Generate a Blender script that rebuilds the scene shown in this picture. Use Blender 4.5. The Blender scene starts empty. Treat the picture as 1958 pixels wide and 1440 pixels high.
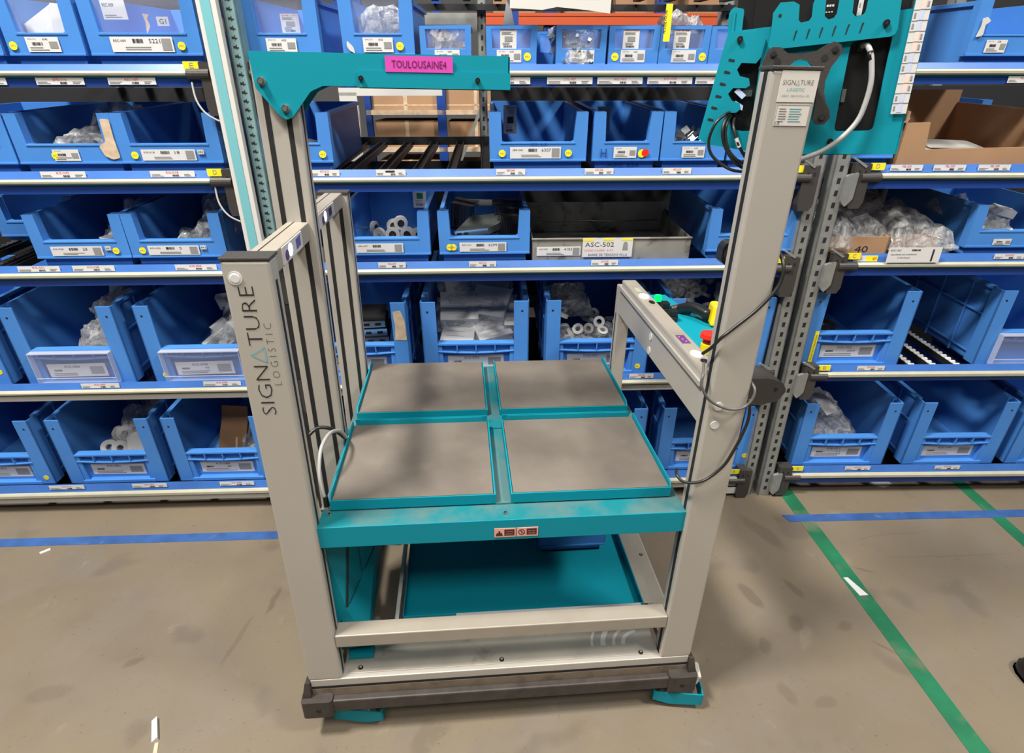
import bpy, math, random
from mathutils import Vector, Matrix, noise
from mathutils.geometry import tessellate_polygon
S = bpy.context.scene
COL = S.collection
R = math.radians
random.seed(4)

# ------------------------------------------------------------------ camera, world, lights, exposure
cam = bpy.data.objects.new('camera', bpy.data.cameras.new('camera'))
COL.objects.link(cam)
YAW, PITCH, ROLL = -0.0846, 0.4612, -0.0015
cf = Vector((-math.sin(YAW)*math.cos(PITCH), math.cos(YAW)*math.cos(PITCH), -math.sin(PITCH)))
cr_ = Vector((math.cos(YAW), math.sin(YAW), 0)); cu = cr_.cross(cf)
rr = math.cos(ROLL)*cr_ + math.sin(ROLL)*cu; uu = -math.sin(ROLL)*cr_ + math.cos(ROLL)*cu
mw = Matrix((rr, uu, -cf)).transposed().to_4x4(); mw.translation = (0.4206, -0.9633, 1.4767)
cam.matrix_world = mw
cam.data.sensor_fit = 'HORIZONTAL'; cam.data.sensor_width = 36
cam.data.lens = 36*1100.04/1958; cam.data.clip_start = 0.02
S.camera = cam
S.view_settings.view_transform = 'Standard'; S.view_settings.look = 'None'
S.view_settings.gamma = 1; S.view_settings.use_curve_mapping = False
S.view_settings.exposure = -0.1
w = bpy.data.worlds.new('world'); S.world = w; w.use_nodes = True
w.node_tree.nodes['Background'].inputs[0].default_value = (0.95, 0.97, 1.0, 1)
w.node_tree.nodes['Background'].inputs[1].default_value = 0.045
def area(name, loc, size, sy, power, col, tgt):
    l = bpy.data.lights.new(name, 'AREA'); l.shape = 'RECTANGLE'; l.size = size; l.size_y = sy
    l.energy = power; l.color = col
    o = bpy.data.objects.new(name, l); COL.objects.link(o); o.location = loc
    o.rotation_euler = (Vector(tgt)-Vector(loc)).to_track_quat('-Z', 'Y').to_euler()
    return o
area('hall_or_fill_light', (-1.4, -0.65, 5.0), 0.9, 0.3, 400, (1, .955, .87), (0.2, 0.3, .4))
area('hall_or_fill_light', (3.3, -1.6, 5.0), 0.9, 0.3, 200, (1, .955, .87), (0.6, 0.3, .4))
area('hall_or_fill_light', (0.3, -2.9, 4.8), 3.0, 0.8, 130, (1, .965, .91), (0.5, 0.9, .7))  # soft frontal fill added to brighten the rack fronts
area('hall_or_fill_light', (0.5, -0.4, 6.2), 7.0, 3.0, 60, (1, .965, .91), (0.5, -0.4, 0))  # broad overhead fill added, one panel for many ceiling lamps
area('hall_or_fill_light', (0.8, 3.6, 4.8), 2.4, 0.5, 45, (1, .97, .92), (0.5, 1.5, .8))


# ------------------------------------------------------------------ materials
MAT = {}
def mat(name, col, rough=.5, metal=0., spec=.5, alpha=1., bump=0, bscale=40, var=0, vscale=6, emit=0, trans=0, dirt=None, dscale=5, dth=.55):
    if name in MAT: return MAT[name]
    m = bpy.data.materials.new(name); m.use_nodes = True; nt = m.node_tree; b = nt.nodes['Principled BSDF']
    b.inputs['Base Color'].default_value = (*col, 1); b.inputs['Roughness'].default_value = rough
    b.inputs['Metallic'].default_value = metal; b.inputs['Specular IOR Level'].default_value = spec
    b.inputs['Alpha'].default_value = alpha; b.inputs['Transmission Weight'].default_value = trans
    N = nt.nodes.new; L = nt.links.new
    if emit:
        b.inputs['Emission Color'].default_value = (*col, 1); b.inputs['Emission Strength'].default_value = emit
    if var or bump or dirt: tc = N('ShaderNodeTexCoord')
    last = None
    if var:
        n = N('ShaderNodeTexNoise'); n.inputs['Scale'].default_value = vscale; n.inputs['Detail'].default_value = 5
        L(tc.outputs['Object'], n.inputs['Vector'])
        r = N('ShaderNodeValToRGB'); r.color_ramp.elements[0].position = .3; r.color_ramp.elements[1].position = .7
        r.color_ramp.elements[0].color = (*[c*(1-var) for c in col], 1); r.color_ramp.elements[1].color = (*[min(1, c*(1+var)) for c in col], 1)
        L(n.outputs['Fac'], r.inputs['Fac']); last = r.outputs['Color']; L(last, b.inputs['Base Color'])
    if dirt:
        n = N('ShaderNodeTexNoise'); n.inputs['Scale'].default_value = dscale; n.inputs['Detail'].default_value = 6; n.inputs['Roughness'].default_value = .6
        L(tc.outputs['Object'], n.inputs['Vector'])
        r = N('ShaderNodeValToRGB'); r.color_ramp.elements[0].position = dth; r.color_ramp.elements[1].position = dth+.15
        r.color_ramp.elements[0].color = (0, 0, 0, 1); r.color_ramp.elements[1].color = (.8, .8, .8, 1)
        L(n.outputs['Fac'], r.inputs['Fac'])
        mx = N('ShaderNodeMix'); mx.data_type = 'RGBA'; mx.inputs[6].default_value = (*col, 1); mx.inputs[7].default_value = (*dirt, 1)
        if last: L(last, mx.inputs[6])
        L(r.outputs['Color'], mx.inputs[0]); L(mx.outputs[2], b.inputs['Base Color'])
    if bump:
        n = N('ShaderNodeTexNoise'); n.inputs['Scale'].default_value = bscale; n.inputs['Detail'].default_value = 4
        L(tc.outputs['Object'], n.inputs['Vector'])
        bp = N('ShaderNodeBump'); bp.inputs['Strength'].default_value = bump; bp.inputs['Distance'].default_value = .004
        L(n.outputs['Fac'], bp.inputs['Height']); L(bp.outputs['Normal'], b.inputs['Normal'])
    MAT[name] = m; return m
teal = mat('teal_powder_coat', (.002, .245, .325), .55, spec=.22, bump=.03, bscale=300)
tealdust = mat('dusty_teal', (.008, .17, .20), .6, spec=.2, dirt=(.10, .165, .165), dscale=7, dth=.38)
alu = mat('anodised_aluminium', (.50, .47, .425), .45, metal=.35, var=.04, vscale=3)
alutop = mat('dusty_aluminium', (.36, .32, .27), .5, metal=.2, var=.06, vscale=12)
slot = mat('black_slot', (.008, .008, .009), .7)
capm = mat('dark_grey_plastic', (.045, .04, .038), .45, bump=.1, bscale=200)
bumper = mat('worn_brown_rubber', (.042, .034, .030), .55, var=.3, vscale=30)
rubber = mat('grey_ribbed_rubber', (.15, .129, .109), .6, var=.2, vscale=7, dirt=(.185, .162, .14), dscale=14, dth=.6)
plate = mat('scuffed_steel_plate', (.42, .385, .335), .42, metal=.25, var=.15, vscale=8, dirt=(.18, .15, .12), dscale=11, dth=.6)
blue = mat('blue_polypropylene', (.062, .225, .61), .42, spec=.35, bump=.06, bscale=120, var=.08, vscale=5)
bluedk = mat('dark_blue_paint', (.012, .05, .26), .4)
ledge = mat('blue_label_rail', (.045, .145, .46), .35, var=.12, vscale=7)
led = mat('milky_light_strip', (.47, .455, .35), .4, var=.06, vscale=22)
galv = mat('galvanised_steel', (.30, .31, .30), .42, metal=.45, var=.12, vscale=25)
galvt = mat('bluish_galvanised_steel', (.22, .36, .38), .4, metal=.3, var=.1, vscale=25)
palet = mat('pale_teal_film', (.16, .42, .47), .4)
white = mat('white_print_paper', (.62, .615, .62), .5)
silver = mat('bright_silver', (.62, .62, .62), .3, metal=.2)
wornalu = mat('brown_worn_aluminium', (.19, .145, .105), .5, var=.15, vscale=20, dirt=(.10, .075, .055), dscale=14, dth=.5)
cream = mat('white_plastic', (.58, .57, .55), .4)
black = mat('black_print', (.02, .02, .022), .5)
grey = mat('grey_print', (.25, .25, .25), .5)
red = mat('red_print', (.65, .03, .05), .5)
yel = mat('yellow_label', (.85, .72, .02), .45)
tan_ = mat('torn_paper_residue', (.55, .42, .30), .8, var=.2, vscale=40)
blackp = mat('black_plastic', (.012, .012, .013), .35)
iron = mat('dark_steel_track', (.03, .03, .032), .45, metal=.4)
zinc = mat('zinc_plated_steel', (.55, .60, .58), .25, metal=.85)
chrome = mat('chrome_steel', (.7, .7, .68), .18, metal=1)
card = mat('brown_cardboard', (.36, .21, .115), .75, var=.08, vscale=6)
cardd = mat('corrugated_cardboard', (.28, .155, .08), .8, var=.1, vscale=12)
orange = mat('orange_rack_paint', (.55, .08, .02), .45)
pink = mat('magenta_label', (.62, .06, .42), .5)
blackbolt = mat('black_oxide_bolt', (.03, .028, .026), .35, metal=.6)
cable_b = mat('black_cable', (.014, .013, .013), .4)
cable_g = mat('grey_cable', (.34, .34, .34), .45)
aluL = mat('silver_foil_label', (.60, .57, .53), .5)
redp = mat('red_plastic', (.75, .025, .012), .3)
yelp = mat('yellow_plastic', (.85, .62, .01), .35)
greenl = mat('lit_green_button', (.0, .55, .12), .3, emit=1.2)
lamp = mat('lit_white_lamp', (1, .93, 1), .3, emit=3)
lampdim = mat('sensor_glow_white', (.85, .83, .83), .3, emit=.3)  # weak glow put into the white of this lamp face
purple = mat('purple_sensor_glass', (.12, .05, .16), .15)
magl = mat('lit_magenta_led', (1, .08, .35), .3, emit=2.5)
oily = mat('oily_steel_tray', (.30, .29, .265), .5, metal=.3, var=.2, vscale=9, dirt=(.07, .055, .045), dscale=16, dth=.52)
sal = mat('salmon_print', (.75, .36, .28), .6)
pblue = mat('pale_blue_print', (.45, .55, .78), .6)
green = mat('green_floor_tape', (.015, .15, .07), .5, var=.25, vscale=9, dirt=(.19, .155, .115), dscale=5, dth=.58)
btape = mat('blue_floor_tape', (.035, .10, .30), .5, var=.2, vscale=14, dirt=(.16, .2, .28), dscale=20, dth=.6)
rust = mat('brown_red_parts', (.25, .07, .05), .5)

def film_mat(name, a, col, rough=.12):
    m = bpy.data.materials.new(name); m.use_nodes = True; nt = m.node_tree; N = nt.nodes.new; L = nt.links.new
    b = nt.nodes['Principled BSDF']; out = nt.nodes['Material Output']
    b.inputs['Base Color'].default_value = (*col, 1); b.inputs['Roughness'].default_value = rough
    b.inputs['Specular IOR Level'].default_value = .8
    tc = N('ShaderNodeTexCoord'); n = N('ShaderNodeTexNoise'); n.inputs['Scale'].default_value = 28; n.inputs['Detail'].default_value = 4; n.inputs['Distortion'].default_value = 1.5
    L(tc.outputs['Object'], n.inputs['Vector'])
    bp = N('ShaderNodeBump'); bp.inputs['Strength'].default_value = .9; bp.inputs['Distance'].default_value = .01
    L(n.outputs['Fac'], bp.inputs['Height']); L(bp.outputs['Normal'], b.inputs['Normal'])
    t = N('ShaderNodeBsdfTransparent'); t.inputs[0].default_value = (.96, .97, 1, 1)
    mp = N('ShaderNodeMapRange'); mp.inputs[1].default_value = .35; mp.inputs[2].default_value = .7; mp.inputs[3].default_value = a*.45; mp.inputs[4].default_value = min(1, a*1.6)
    L(n.outputs['Fac'], mp.inputs[0])
    mx = N('ShaderNodeMixShader'); L(mp.outputs[0], mx.inputs[0]); L(t.outputs[0], mx.inputs[1]); L(b.outputs[0], mx.inputs[2])
    L(mx.outputs[0], out.inputs['Surface']); MAT[name] = m; return m
film = film_mat('clear_plastic_film', .38, (.62, .63, .65))
haze = film_mat('cloudy_plastic_film', .62, (.62, .63, .64), .2)
def clear_mat(name, a, col):
    m = bpy.data.materials.new(name); m.use_nodes = True; nt = m.node_tree; N = nt.nodes.new; L = nt.links.new
    b = nt.nodes['Principled BSDF']; b.inputs['Base Color'].default_value = (*col, 1); b.inputs['Roughness'].default_value = .12
    t = N('ShaderNodeBsdfTransparent'); t.inputs[0].default_value = (.97, .98, 1, 1); mx = N('ShaderNodeMixShader'); mx.inputs[0].default_value = a
    L(t.outputs[0], mx.inputs[1]); L(b.outputs[0], mx.inputs[2]); L(mx.outputs[0], nt.nodes['Material Output'].inputs['Surface']); return m
pane = clear_mat('clear_window_plastic', .12, (.5, .55, .75)); rim = clear_mat('clear_edge_highlight', .5, (.6, .65, .8))  # edge colour whitened to carry the highlights along the clear covers

# concrete floor: wear and stains only, no painted light
STAINS = [(1.40, .215, .035, .022, .9, .5), (1.545, .19, .028, .02, .3, .45), (1.268, .145, .030, .018, 1.2, .5), (1.31, .33, .055, .020, 1.9, .6), (1.255, -.01, .035, .018, 1.8, .35),
          (1.345, -.04, .030, .018, .2, .35), (1.465, .345, .045, .014, 1.9, .5), (-.575, .25, .028, .012, .5, .5), (-.76, .165, .06, .028, .1, .3), (-.235, .44, .010, .055, -.15, .6),
          (-.30, .30, .008, .09, -.2, .35), (1.49, .62, .10, .03, 2.0, .4), (1.62, .10, .045, .004, 2.2, .5), (1.75, .40, .035, .005, 2.6, .5), (2.1, .44, .25, .003, 3.1, .35), (1.95, .56, .16, .003, .05, .35)]
def concrete():
    m = bpy.data.materials.new('worn_concrete'); m.use_nodes = True; nt = m.node_tree; N = nt.nodes.new; L = nt.links.new
    b = nt.nodes['Principled BSDF']; b.inputs['Roughness'].default_value = .42; b.inputs['Specular IOR Level'].default_value = .35
    tc = N('ShaderNodeTexCoord')
    def nz(sc, det, ro, lo, hi, dist=0):
        n = N('ShaderNodeTexNoise'); n.inputs['Scale'].default_value = sc; n.inputs['Detail'].default_value = det
        n.inputs['Roughness'].default_value = ro; n.inputs['Distortion'].default_value = dist
        L(tc.outputs['Object'], n.inputs['Vector'])
        r = N('ShaderNodeMapRange'); r.inputs[1].default_value = lo; r.inputs[2].default_value = hi
        L(n.outputs['Fac'], r.inputs[0]); return r.outputs[0]
    def mix(f, a, c):
        mx = N('ShaderNodeMix'); mx.data_type = 'RGBA'; L(f, mx.inputs[0])
        if isinstance(a, tuple): mx.inputs[6].default_value = (*a, 1)
        else: L(a, mx.inputs[6])
        mx.inputs[7].default_value = (*c, 1); return mx.outputs[2]
    c = mix(nz(1.3, 6, .55, .3, .7), (.222, .180, .127), (.165, .134, .098))
    def scl(f, k):
        mm = N('ShaderNodeMath'); mm.operation = 'MULTIPLY'; L(f, mm.inputs[0]); mm.inputs[1].default_value = k; return mm.outputs[0]
    c = mix(scl(nz(2.6, 7, .6, .5, .68, .8), .55), c, (.20, .172, .145))
    c = mix(scl(nz(6.5, 5, .55, .56, .72, .2), .5), c, (.17, .145, .125))
    c = mix(scl(nz(5.2, 2, .4, .64, .70, .1), .5), c, (.13, .108, .085))
    c = mix(scl(nz(24, 6, .7, .6, .7), .4), c, (.15, .125, .10))
    c = mix(scl(nz(9, 5, .6, .64, .76, .5), .2), c, (.38, .33, .26))
    c = mix(scl(nz(70, 3, .7, .66, .70), .8), c, (.10, .085, .07))
    wn = N('ShaderNodeTexNoise'); wn.inputs['Scale'].default_value = 14; wn.inputs['Detail'].default_value = 4; L(tc.outputs['Object'], wn.inputs['Vector'])
    wa = N('ShaderNodeVectorMath'); wa.operation = 'SCALE'; L(wn.outputs['Color'], wa.inputs[0]); wa.inputs[3].default_value = .030
    wb = N('ShaderNodeVectorMath'); wb.operation = 'ADD'; L(tc.outputs['Object'], wb.inputs[0]); L(wa.outputs[0], wb.inputs[1])
    # old drips and boot marks: x, y, half length, half width, turn, strength
    for (sx, sy, ra, rb, ro, st) in STAINS:
        s1 = N('ShaderNodeVectorMath'); s1.operation = 'SUBTRACT'; L(wb.outputs[0], s1.inputs[0]); s1.inputs[1].default_value = (sx+.015, sy+.015, .015)
        s2 = N('ShaderNodeVectorRotate'); s2.rotation_type = 'Z_AXIS'; L(s1.outputs[0], s2.inputs['Vector']); s2.inputs['Angle'].default_value = -ro
        s3 = N('ShaderNodeVectorMath'); s3.operation = 'MULTIPLY'; L(s2.outputs[0], s3.inputs[0]); s3.inputs[1].default_value = (1/ra, 1/rb, 0)
        s4 = N('ShaderNodeVectorMath'); s4.operation = 'LENGTH'; L(s3.outputs[0], s4.inputs[0])
        s5 = N('ShaderNodeMapRange'); s5.inputs[1].default_value = .75; s5.inputs[2].default_value = 1.15; s5.inputs[3].default_value = st*.75; s5.inputs[4].default_value = 0; L(s4.outputs['Value'], s5.inputs[0])
        c = mix(s5.outputs[0], c, (.085, .068, .052))
    L(c, b.inputs['Base Color'])
    n = N('ShaderNodeTexNoise'); n.inputs['Scale'].default_value = 120; L(tc.outputs['Object'], n.inputs['Vector'])
    bp = N('ShaderNodeBump'); bp.inputs['Strength'].default_value = .12; bp.inputs['Distance'].default_value = .003
    L(n.outputs['Fac'], bp.inputs['Height']); L(bp.outputs['Normal'], b.inputs['Normal'])
    return m
conc = concrete()

# ------------------------------------------------------------------ mesh builder
class MB:
    def __init__(s): s.v = []; s.f = []; s.m = []; s.mats = []; s.x = Matrix.Identity(4)
    def mi(s, m):
        if m not in s.mats: s.mats.append(m)
        return s.mats.index(m)
    def add(s, vs, fs, m):
        o = len(s.v); k = s.mi(m); s.v += [tuple(s.x @ Vector(p)) for p in vs]
        s.f += [tuple(o+i for i in f) for f in fs]; s.m += [k]*len(fs); return s
    def box(s, x0, x1, y0, y1, z0, z1, m):
        vs = [(x0,y0,z0),(x1,y0,z0),(x1,y1,z0),(x0,y1,z0),(x0,y0,z1),(x1,y0,z1),(x1,y1,z1),(x0,y1,z1)]
        return s.add(vs, [(0,3,2,1),(4,5,6,7),(0,1,5,4),(1,2,6,5),(2,3,7,6),(3,0,4,7)], m)
    def hexa(s, vs, m):   # 8 free corners, same order as box
        return s.add(vs, [(0,3,2,1),(4,5,6,7),(0,1,5,4),(1,2,6,5),(2,3,7,6),(3,0,4,7)], m)
    def prism(s, pts, a, b, m, ax='y', holes=()):
        # pts 2-D; ax y: (x,z) plane, x: (y,z) plane, z: (x,y) plane; extruded from a to b
        def P(p, t):
            return (p[0], t, p[1]) if ax == 'y' else ((t, p[0], p[1]) if ax == 'x' else (p[0], p[1], t))
        loops = [list(pts)]+[list(h) for h in holes]
        flat = [p for l in loops for p in l]; n = len(flat)
        tri = tessellate_polygon([[Vector((p[0], p[1], 0)) for p in l] for l in loops])
        vs = [P(p, a) for p in flat]+[P(p, b) for p in flat]
        fs = [tuple(t) for t in tri]+[tuple(n+i for i in reversed(t)) for t in tri]
        o = 0
        for l in loops:
            k = len(l)
            for i in range(k):
                j = (i+1) % k; fs.append((o+i, o+j, n+o+j, n+o+i))
            o += k
        return s.add(vs, fs, m)
    def cyl(s, p0, p1, r, m, n=16, r2=None, cap=True):
        p0 = Vector(p0); p1 = Vector(p1); d = (p1-p0).normalized(); r2 = r if r2 is None else r2
        a = d.orthogonal().normalized(); b = d.cross(a)
        vs = []
        for p, q in ((p0, r), (p1, r2)):
            for i in range(n):
                t = 2*math.pi*i/n; vs.append(p+a*math.cos(t)*q+b*math.sin(t)*q)
        fs = [(i, (i+1) % n, n+(i+1) % n, n+i) for i in range(n)]
        if cap: fs += [tuple(reversed(range(n))), tuple(range(n, 2*n))]
        return s.add(vs, fs, m)
    def ring(s, c, ax, R0, R1, h, m, n=18):   # annular ring (tube section)
        c = Vector(c); d = Vector(ax).normalized(); a = d.orthogonal().normalized(); b = d.cross(a); vs = []
        for (q, t) in ((R1, -h/2), (R1, h/2), (R0, h/2), (R0, -h/2)):
            for i in range(n):
                u = 2*math.pi*i/n; vs.append(c+d*t+a*math.cos(u)*q+b*math.sin(u)*q)
        fs = []
        for k in range(4):
            for i in range(n):
                fs.append((k*n+i, k*n+(i+1) % n, ((k+1) % 4)*n+(i+1) % n, ((k+1) % 4)*n+i))
        return s.add(vs, fs, m)
    def tube(s, pts, r, m, n=10, sub=6):
        P = [Vector(p) for p in pts]
        if sub > 1 and len(P) > 2:      # catmull-rom
            Q = []
            for i in range(len(P)-1):
                a, b, c, d = P[max(i-1, 0)], P[i], P[i+1], P[min(i+2, len(P)-1)]
                for k in range(sub):
                    t = k/sub
                    Q.append(.5*((2*b)+(c-a)*t+(2*a-5*b+4*c-d)*t*t+(3*b-a-3*c+d)*t**3))
            Q.append(P[-1]); P = Q
        vs = []; up = Vector((.3, .2, 1)).normalized()
        for i, p in enumerate(P):
            d = (P[min(i+1, len(P)-1)]-P[max(i-1, 0)]).normalized()
            a = d.cross(up); a = a.normalized() if a.length > 1e-4 else d.orthogonal().normalized()
            b = a.cross(d).normalized(); up = b
            for k in range(n):
                t = 2*math.pi*k/n; vs.append(p+a*math.cos(t)*r+b*math.sin(t)*r)
        fs = []
        for i in range(len(P)-1):
            for k in range(n):
                fs.append((i*n+k, i*n+(k+1) % n, (i+1)*n+(k+1) % n, (i+1)*n+k))
        fs += [tuple(reversed(range(n))), tuple(range((len(P)-1)*n, len(P)*n))]
        return s.add(vs, fs, m)
    def text(s, st, o, w, h, m, xa=(1,0,0), ya=(0,0,1), thin=0):
        # text fitted in a w x h rectangle whose lower-left corner is o
        vs, fs, bb = glyphs(st, thin)
        sx = w/max(1e-6, bb[2]-bb[0]); sy = h/max(1e-6, bb[3]-bb[1])
        o = Vector(o); xa = Vector(xa); ya = Vector(ya)
        return s.add([o+xa*((x-bb[0])*sx)+ya*((y-bb[1])*sy) for x, y in vs], fs, m)
    def mesh(s, name):
        me = bpy.data.meshes.new(name); me.from_pydata(s.v, [], s.f)
        for k in s.mats: me.materials.append(k)
        me.polygons.foreach_set('material_index', s.m); me.update(); return me
    def build(s, name, parent=None, loc=None, rot=None, smooth=False, bevel=0, label=None, kind=None):
        me = s.mesh(name)
        if smooth:
            for p in me.polygons: p.use_smooth = True
        return link(name, me, parent, loc, rot, bevel, label, kind)
def link(name, me, parent=None, loc=None, rot=None, bevel=0, label=None, kind=None):
    o = bpy.data.objects.new(name, me); COL.objects.link(o)
    if parent: o.parent = parent
    if loc: o.location = loc
    if rot: o.rotation_euler = rot
    if bevel:
        b = o.modifiers.new('bevel', 'BEVEL'); b.width = bevel; b.segments = 2; b.limit_method = 'ANGLE'; b.angle_limit = R(50)
    if label: o['label'] = label
    if kind: o['kind'] = kind
    return o
_G = {}
def glyphs(st, thin=0):
    if (st, thin) in _G: return _G[st, thin]
    cu_ = bpy.data.curves.new('t', 'FONT'); cu_.body = st; cu_.resolution_u = 2; cu_.fill_mode = 'BOTH'; cu_.offset = -thin
    ob = bpy.data.objects.new('t', cu_)
    me = ob.to_mesh()
    vs = [(v.co.x, v.co.y) for v in me.vertices]; fs = [tuple(p.vertices) for p in me.polygons]
    ob.to_mesh_clear(); bpy.data.objects.remove(ob); bpy.data.curves.remove(cu_)
    xs = [a for a, _ in vs] or [0, 1]; ys = [b for _, b in vs] or [0, 1]
    _G[st, thin] = (vs, fs, (min(xs), min(ys), max(xs), max(ys))); return _G[st, thin]
def thing(name, label, cat, loc=(0,0,0), rot=(0,0,0), group=None):
    o = bpy.data.objects.new(name, None); COL.objects.link(o); o.empty_display_size = .05
    o.location = loc; o.rotation_euler = rot; o['label'] = label; o['category'] = cat
    if group: o['group'] = group
    return o
def tag(o, label, cat, group=None):
    o['label'] = label; o['category'] = cat
    if group: o['group'] = group
    return o
def rounded(pts, r, n=4):   # round every corner of a polygon
    out = []; k = len(pts)
    for i in range(k):
        p = Vector(pts[i]); a = Vector(pts[i-1])-p; b = Vector(pts[(i+1) % k])-p
        rr_ = min(r, a.length*.45, b.length*.45); a.normalize(); b.normalize()
        for j in range(n+1):
            t = j/n; q0 = p+a*rr_; q2 = p+b*rr_
            out.append(tuple((1-t)**2*q0+2*t*(1-t)*p+t*t*q2))
    return out

# ------------------------------------------------------------------ the setting
def structure(o): o['kind'] = 'structure'; return o
m_ = MB(); m_.box(-7, 8, -4.5, 7, -.1, 0, conc); structure(m_.build('floor'))
wallm = mat('grey_hall_wall', (.16, .16, .165), .8, var=.08, vscale=2)
m_ = MB(); m_.box(-7, 8, 7, 7.15, 0, 6, wallm); structure(m_.build('wall_back'))

# frames of the two rack directions: u along the rack, v into it, z up
FL = (Vector((0, .90, 0)), math.atan(-.048)); FR = (Vector((1.66, .8203, 0)), math.atan(-.0713))
def W(F, u, v, z): c, s = math.cos(F[1]), math.sin(F[1]); return Vector((F[0].x+u*c-v*s, F[0].y+u*s+v*c, z))
TILT = R(2.6)
# level: bin floor z, top of label rail, top of light strip, bottom of light strip, bottom of beam
LV = {'L': {'E': (1.537, 1.544, 1.528, 1.513, 1.488), 'D': (1.254, 1.264, 1.243, 1.227, 1.200), 'C': (.969, .980, .959, .941, .915),
            'B': (.548, .562, .540, .523, .500), 'A': (.116, .130, .100, .078, .055)},
      'R': {'E': (1.537, 1.548, 1.532, 1.515, 1.492), 'D': (1.258, 1.270, 1.246, 1.228, 1.199), 'C': (.976, .990, .964, .946, .918),
            'B': (.566, .581, .558, .537, .520), 'A': (.124, .139, .110, .088, .062)}}
LETTER = {'E': 'E', 'D': 'D', 'C': 'C', 'B': 'B', 'A': 'A'}

def barcode(m, x, y, z, w, h, rs, n=11):
    t = 0; r = random.Random(rs)
    for i in range(n):
        q = w/n; a = q*r.uniform(.25, .75); m.box(x+i*q, x+i*q+a, y-.0005, y, z, z+h, black)
def small_lines(m, x, y, z, w, n, rs, gap=.0045, t=.0011, mt=None):
    r = random.Random(rs)
    for i in range(n):
        m.box(x, x+w*r.uniform(.6, 1), y-.0005, y, z-i*gap, z-i*gap+t, mt or grey)
CARDN = [0]
def label_card(par, code, num, x, z, w=.125, h=.026, y=-.0012, style='wide', thumb=grey, name='label_card', skew=0):
    CARDN[0] += 1; s = CARDN[0]
    m = MB(); m.x = Matrix.Translation((x, y, z)) @ Matrix.Rotation(skew, 4, 'Y')
    m.box(0, w, 0, .001, 0, h, white); f = -.0003
    if style == 'wide':
        m.text(code, (w*.05, f, h*.66), w*.2, h*.16, black); barcode(m, w*.36, f, h*.6, w*.17, h*.26, s)
        if num: m.text(num, (w*.62, f, h*.58), w*.045*len(num), h*.28, black)
        small_lines(m, w*.22, f, h*.3, w*.42, 2, s, gap=h*.14, t=h*.05)
        m.box(w*.82, w*.97, f-.0004, f, h*.12, h*.88, thumb)
    elif style == 'tall':
        m.text(code, (w*.1, f, h*.86), w*.8, h*.08, red); small_lines(m, w*.1, f, h*.8, w*.8, 3, s, gap=h*.05, t=h*.012)
        m.box(w*.28, w*.75, f-.0004, f, h*.36, h*.6, thumb); small_lines(m, w*.15, f, h*.28, w*.6, 2, s, gap=h*.07, t=h*.02); barcode(m, w*.2, f, h*.07, w*.55, h*.1, s)
    elif style == 'box':
        m.text(code, (w*.08, f, h*.82), w*.25, h*.1, grey)
        if num: m.text(num, (w*.52, f, h*.78), w*.16, h*.14, black)
        barcode(m, w*.18, f, h*.45, w*.32, h*.2, s); small_lines(m, w*.08, f, h*.28, w*.6, 2, s, gap=h*.15, t=h*.05)
        m.box(w*.7, w*.95, f-.0004, f, h*.25, h*.7, thumb)
    elif style == 'kit':
        m.text(code, (w*.3, f, h*.7), w*.26, h*.18, black); barcode(m, w*.1, f, h*.45, w*.14, h*.13, s)
        if num: m.text(num, (w*.5, f, h*.44), w*.035*len(num), h*.14, black)
        small_lines(m, w*.08, f, h*.26, w*.6, 2, s, gap=h*.13, t=h*.05)
        m.box(w*.72, w*.95, f-.0004, f, h*.2, h*.78, thumb)
    return m.build(name, par)
def round_sticker(par, x, z, r=.0105, y=-.001, code='M1'):
    m = MB(); m.cyl((x, y, z), (x, y+.0008, z), r, yel, 20)
    m.text(code, (x-r*.55, y-.0003, z-r*.25), r*1.1, r*.5, grey); return m.build('round_sticker', par)
def rail_sticker(par, code, u, z, w=.13, h=.0175, v=-.0015, hand=False):
    m = MB(); f = v-.0004; m.box(u, u+w, v, v+.001, z, z+h, white)
    m.text(code, (u+w*.36, f, z+h*.56), w*.28, h*.36, red); small_lines(m, u+w*.03, f, z+h*.38, w*.3, 2, int(u*999), gap=h*.2, t=h*.06)
    barcode(m, u+w*.5, f, z+h*.1, w*.15, h*.3, int(u*77), 8); small_lines(m, u+w*.76, f, z+h*.4, w*.18, 2, int(u*333), gap=h*.22, t=h*.08)
    if hand: m.box(u+w*.32, u+w*.62, f-.0005, f, z+h*.55, z+h*.8, black)
    return m.build('rail_sticker', par)

# --- the flow racks
def perforated_post(par, u, v, ztop, wd, mt, teeth=False, zbot=0, dp=.05):
    m = MB(); m.box(u, u+wd, v, v+.004, zbot, ztop, mt); m.box(u, u+.004, v, v+dp, zbot, ztop, mt); m.box(u+wd-.004, u+wd, v, v+dp, zbot, ztop, mt)
    m.box(u+.004, u+wd-.004, v+dp-.004, v+dp, zbot, ztop, mt)
    z = zbot+.03
    while z < ztop-.02:
        if teeth:
            m.box(u+wd*.28, u+wd*.5, v-.0006, v, z, z+.006, slot); m.box(u+wd*.5, u+wd*.56, v-.0006, v, z-.003, z+.009, slot); m.box(u+wd*.56, u+wd*.7, v-.0006, v, z, z+.003, slot); z += .022
        else:
            for q in ((.38, .62),) if wd < .05 else ((.12, .3), (.7, .88)):
                m.prism([(u+wd*q[0], z), (u+wd*q[1], z), (u+wd*q[1]+.001, z+.017), (u+wd*q[0]+.001, z+.017)], v-.0006, v, slot)
            z += .037
    return m.build('upright_post', par)
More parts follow.
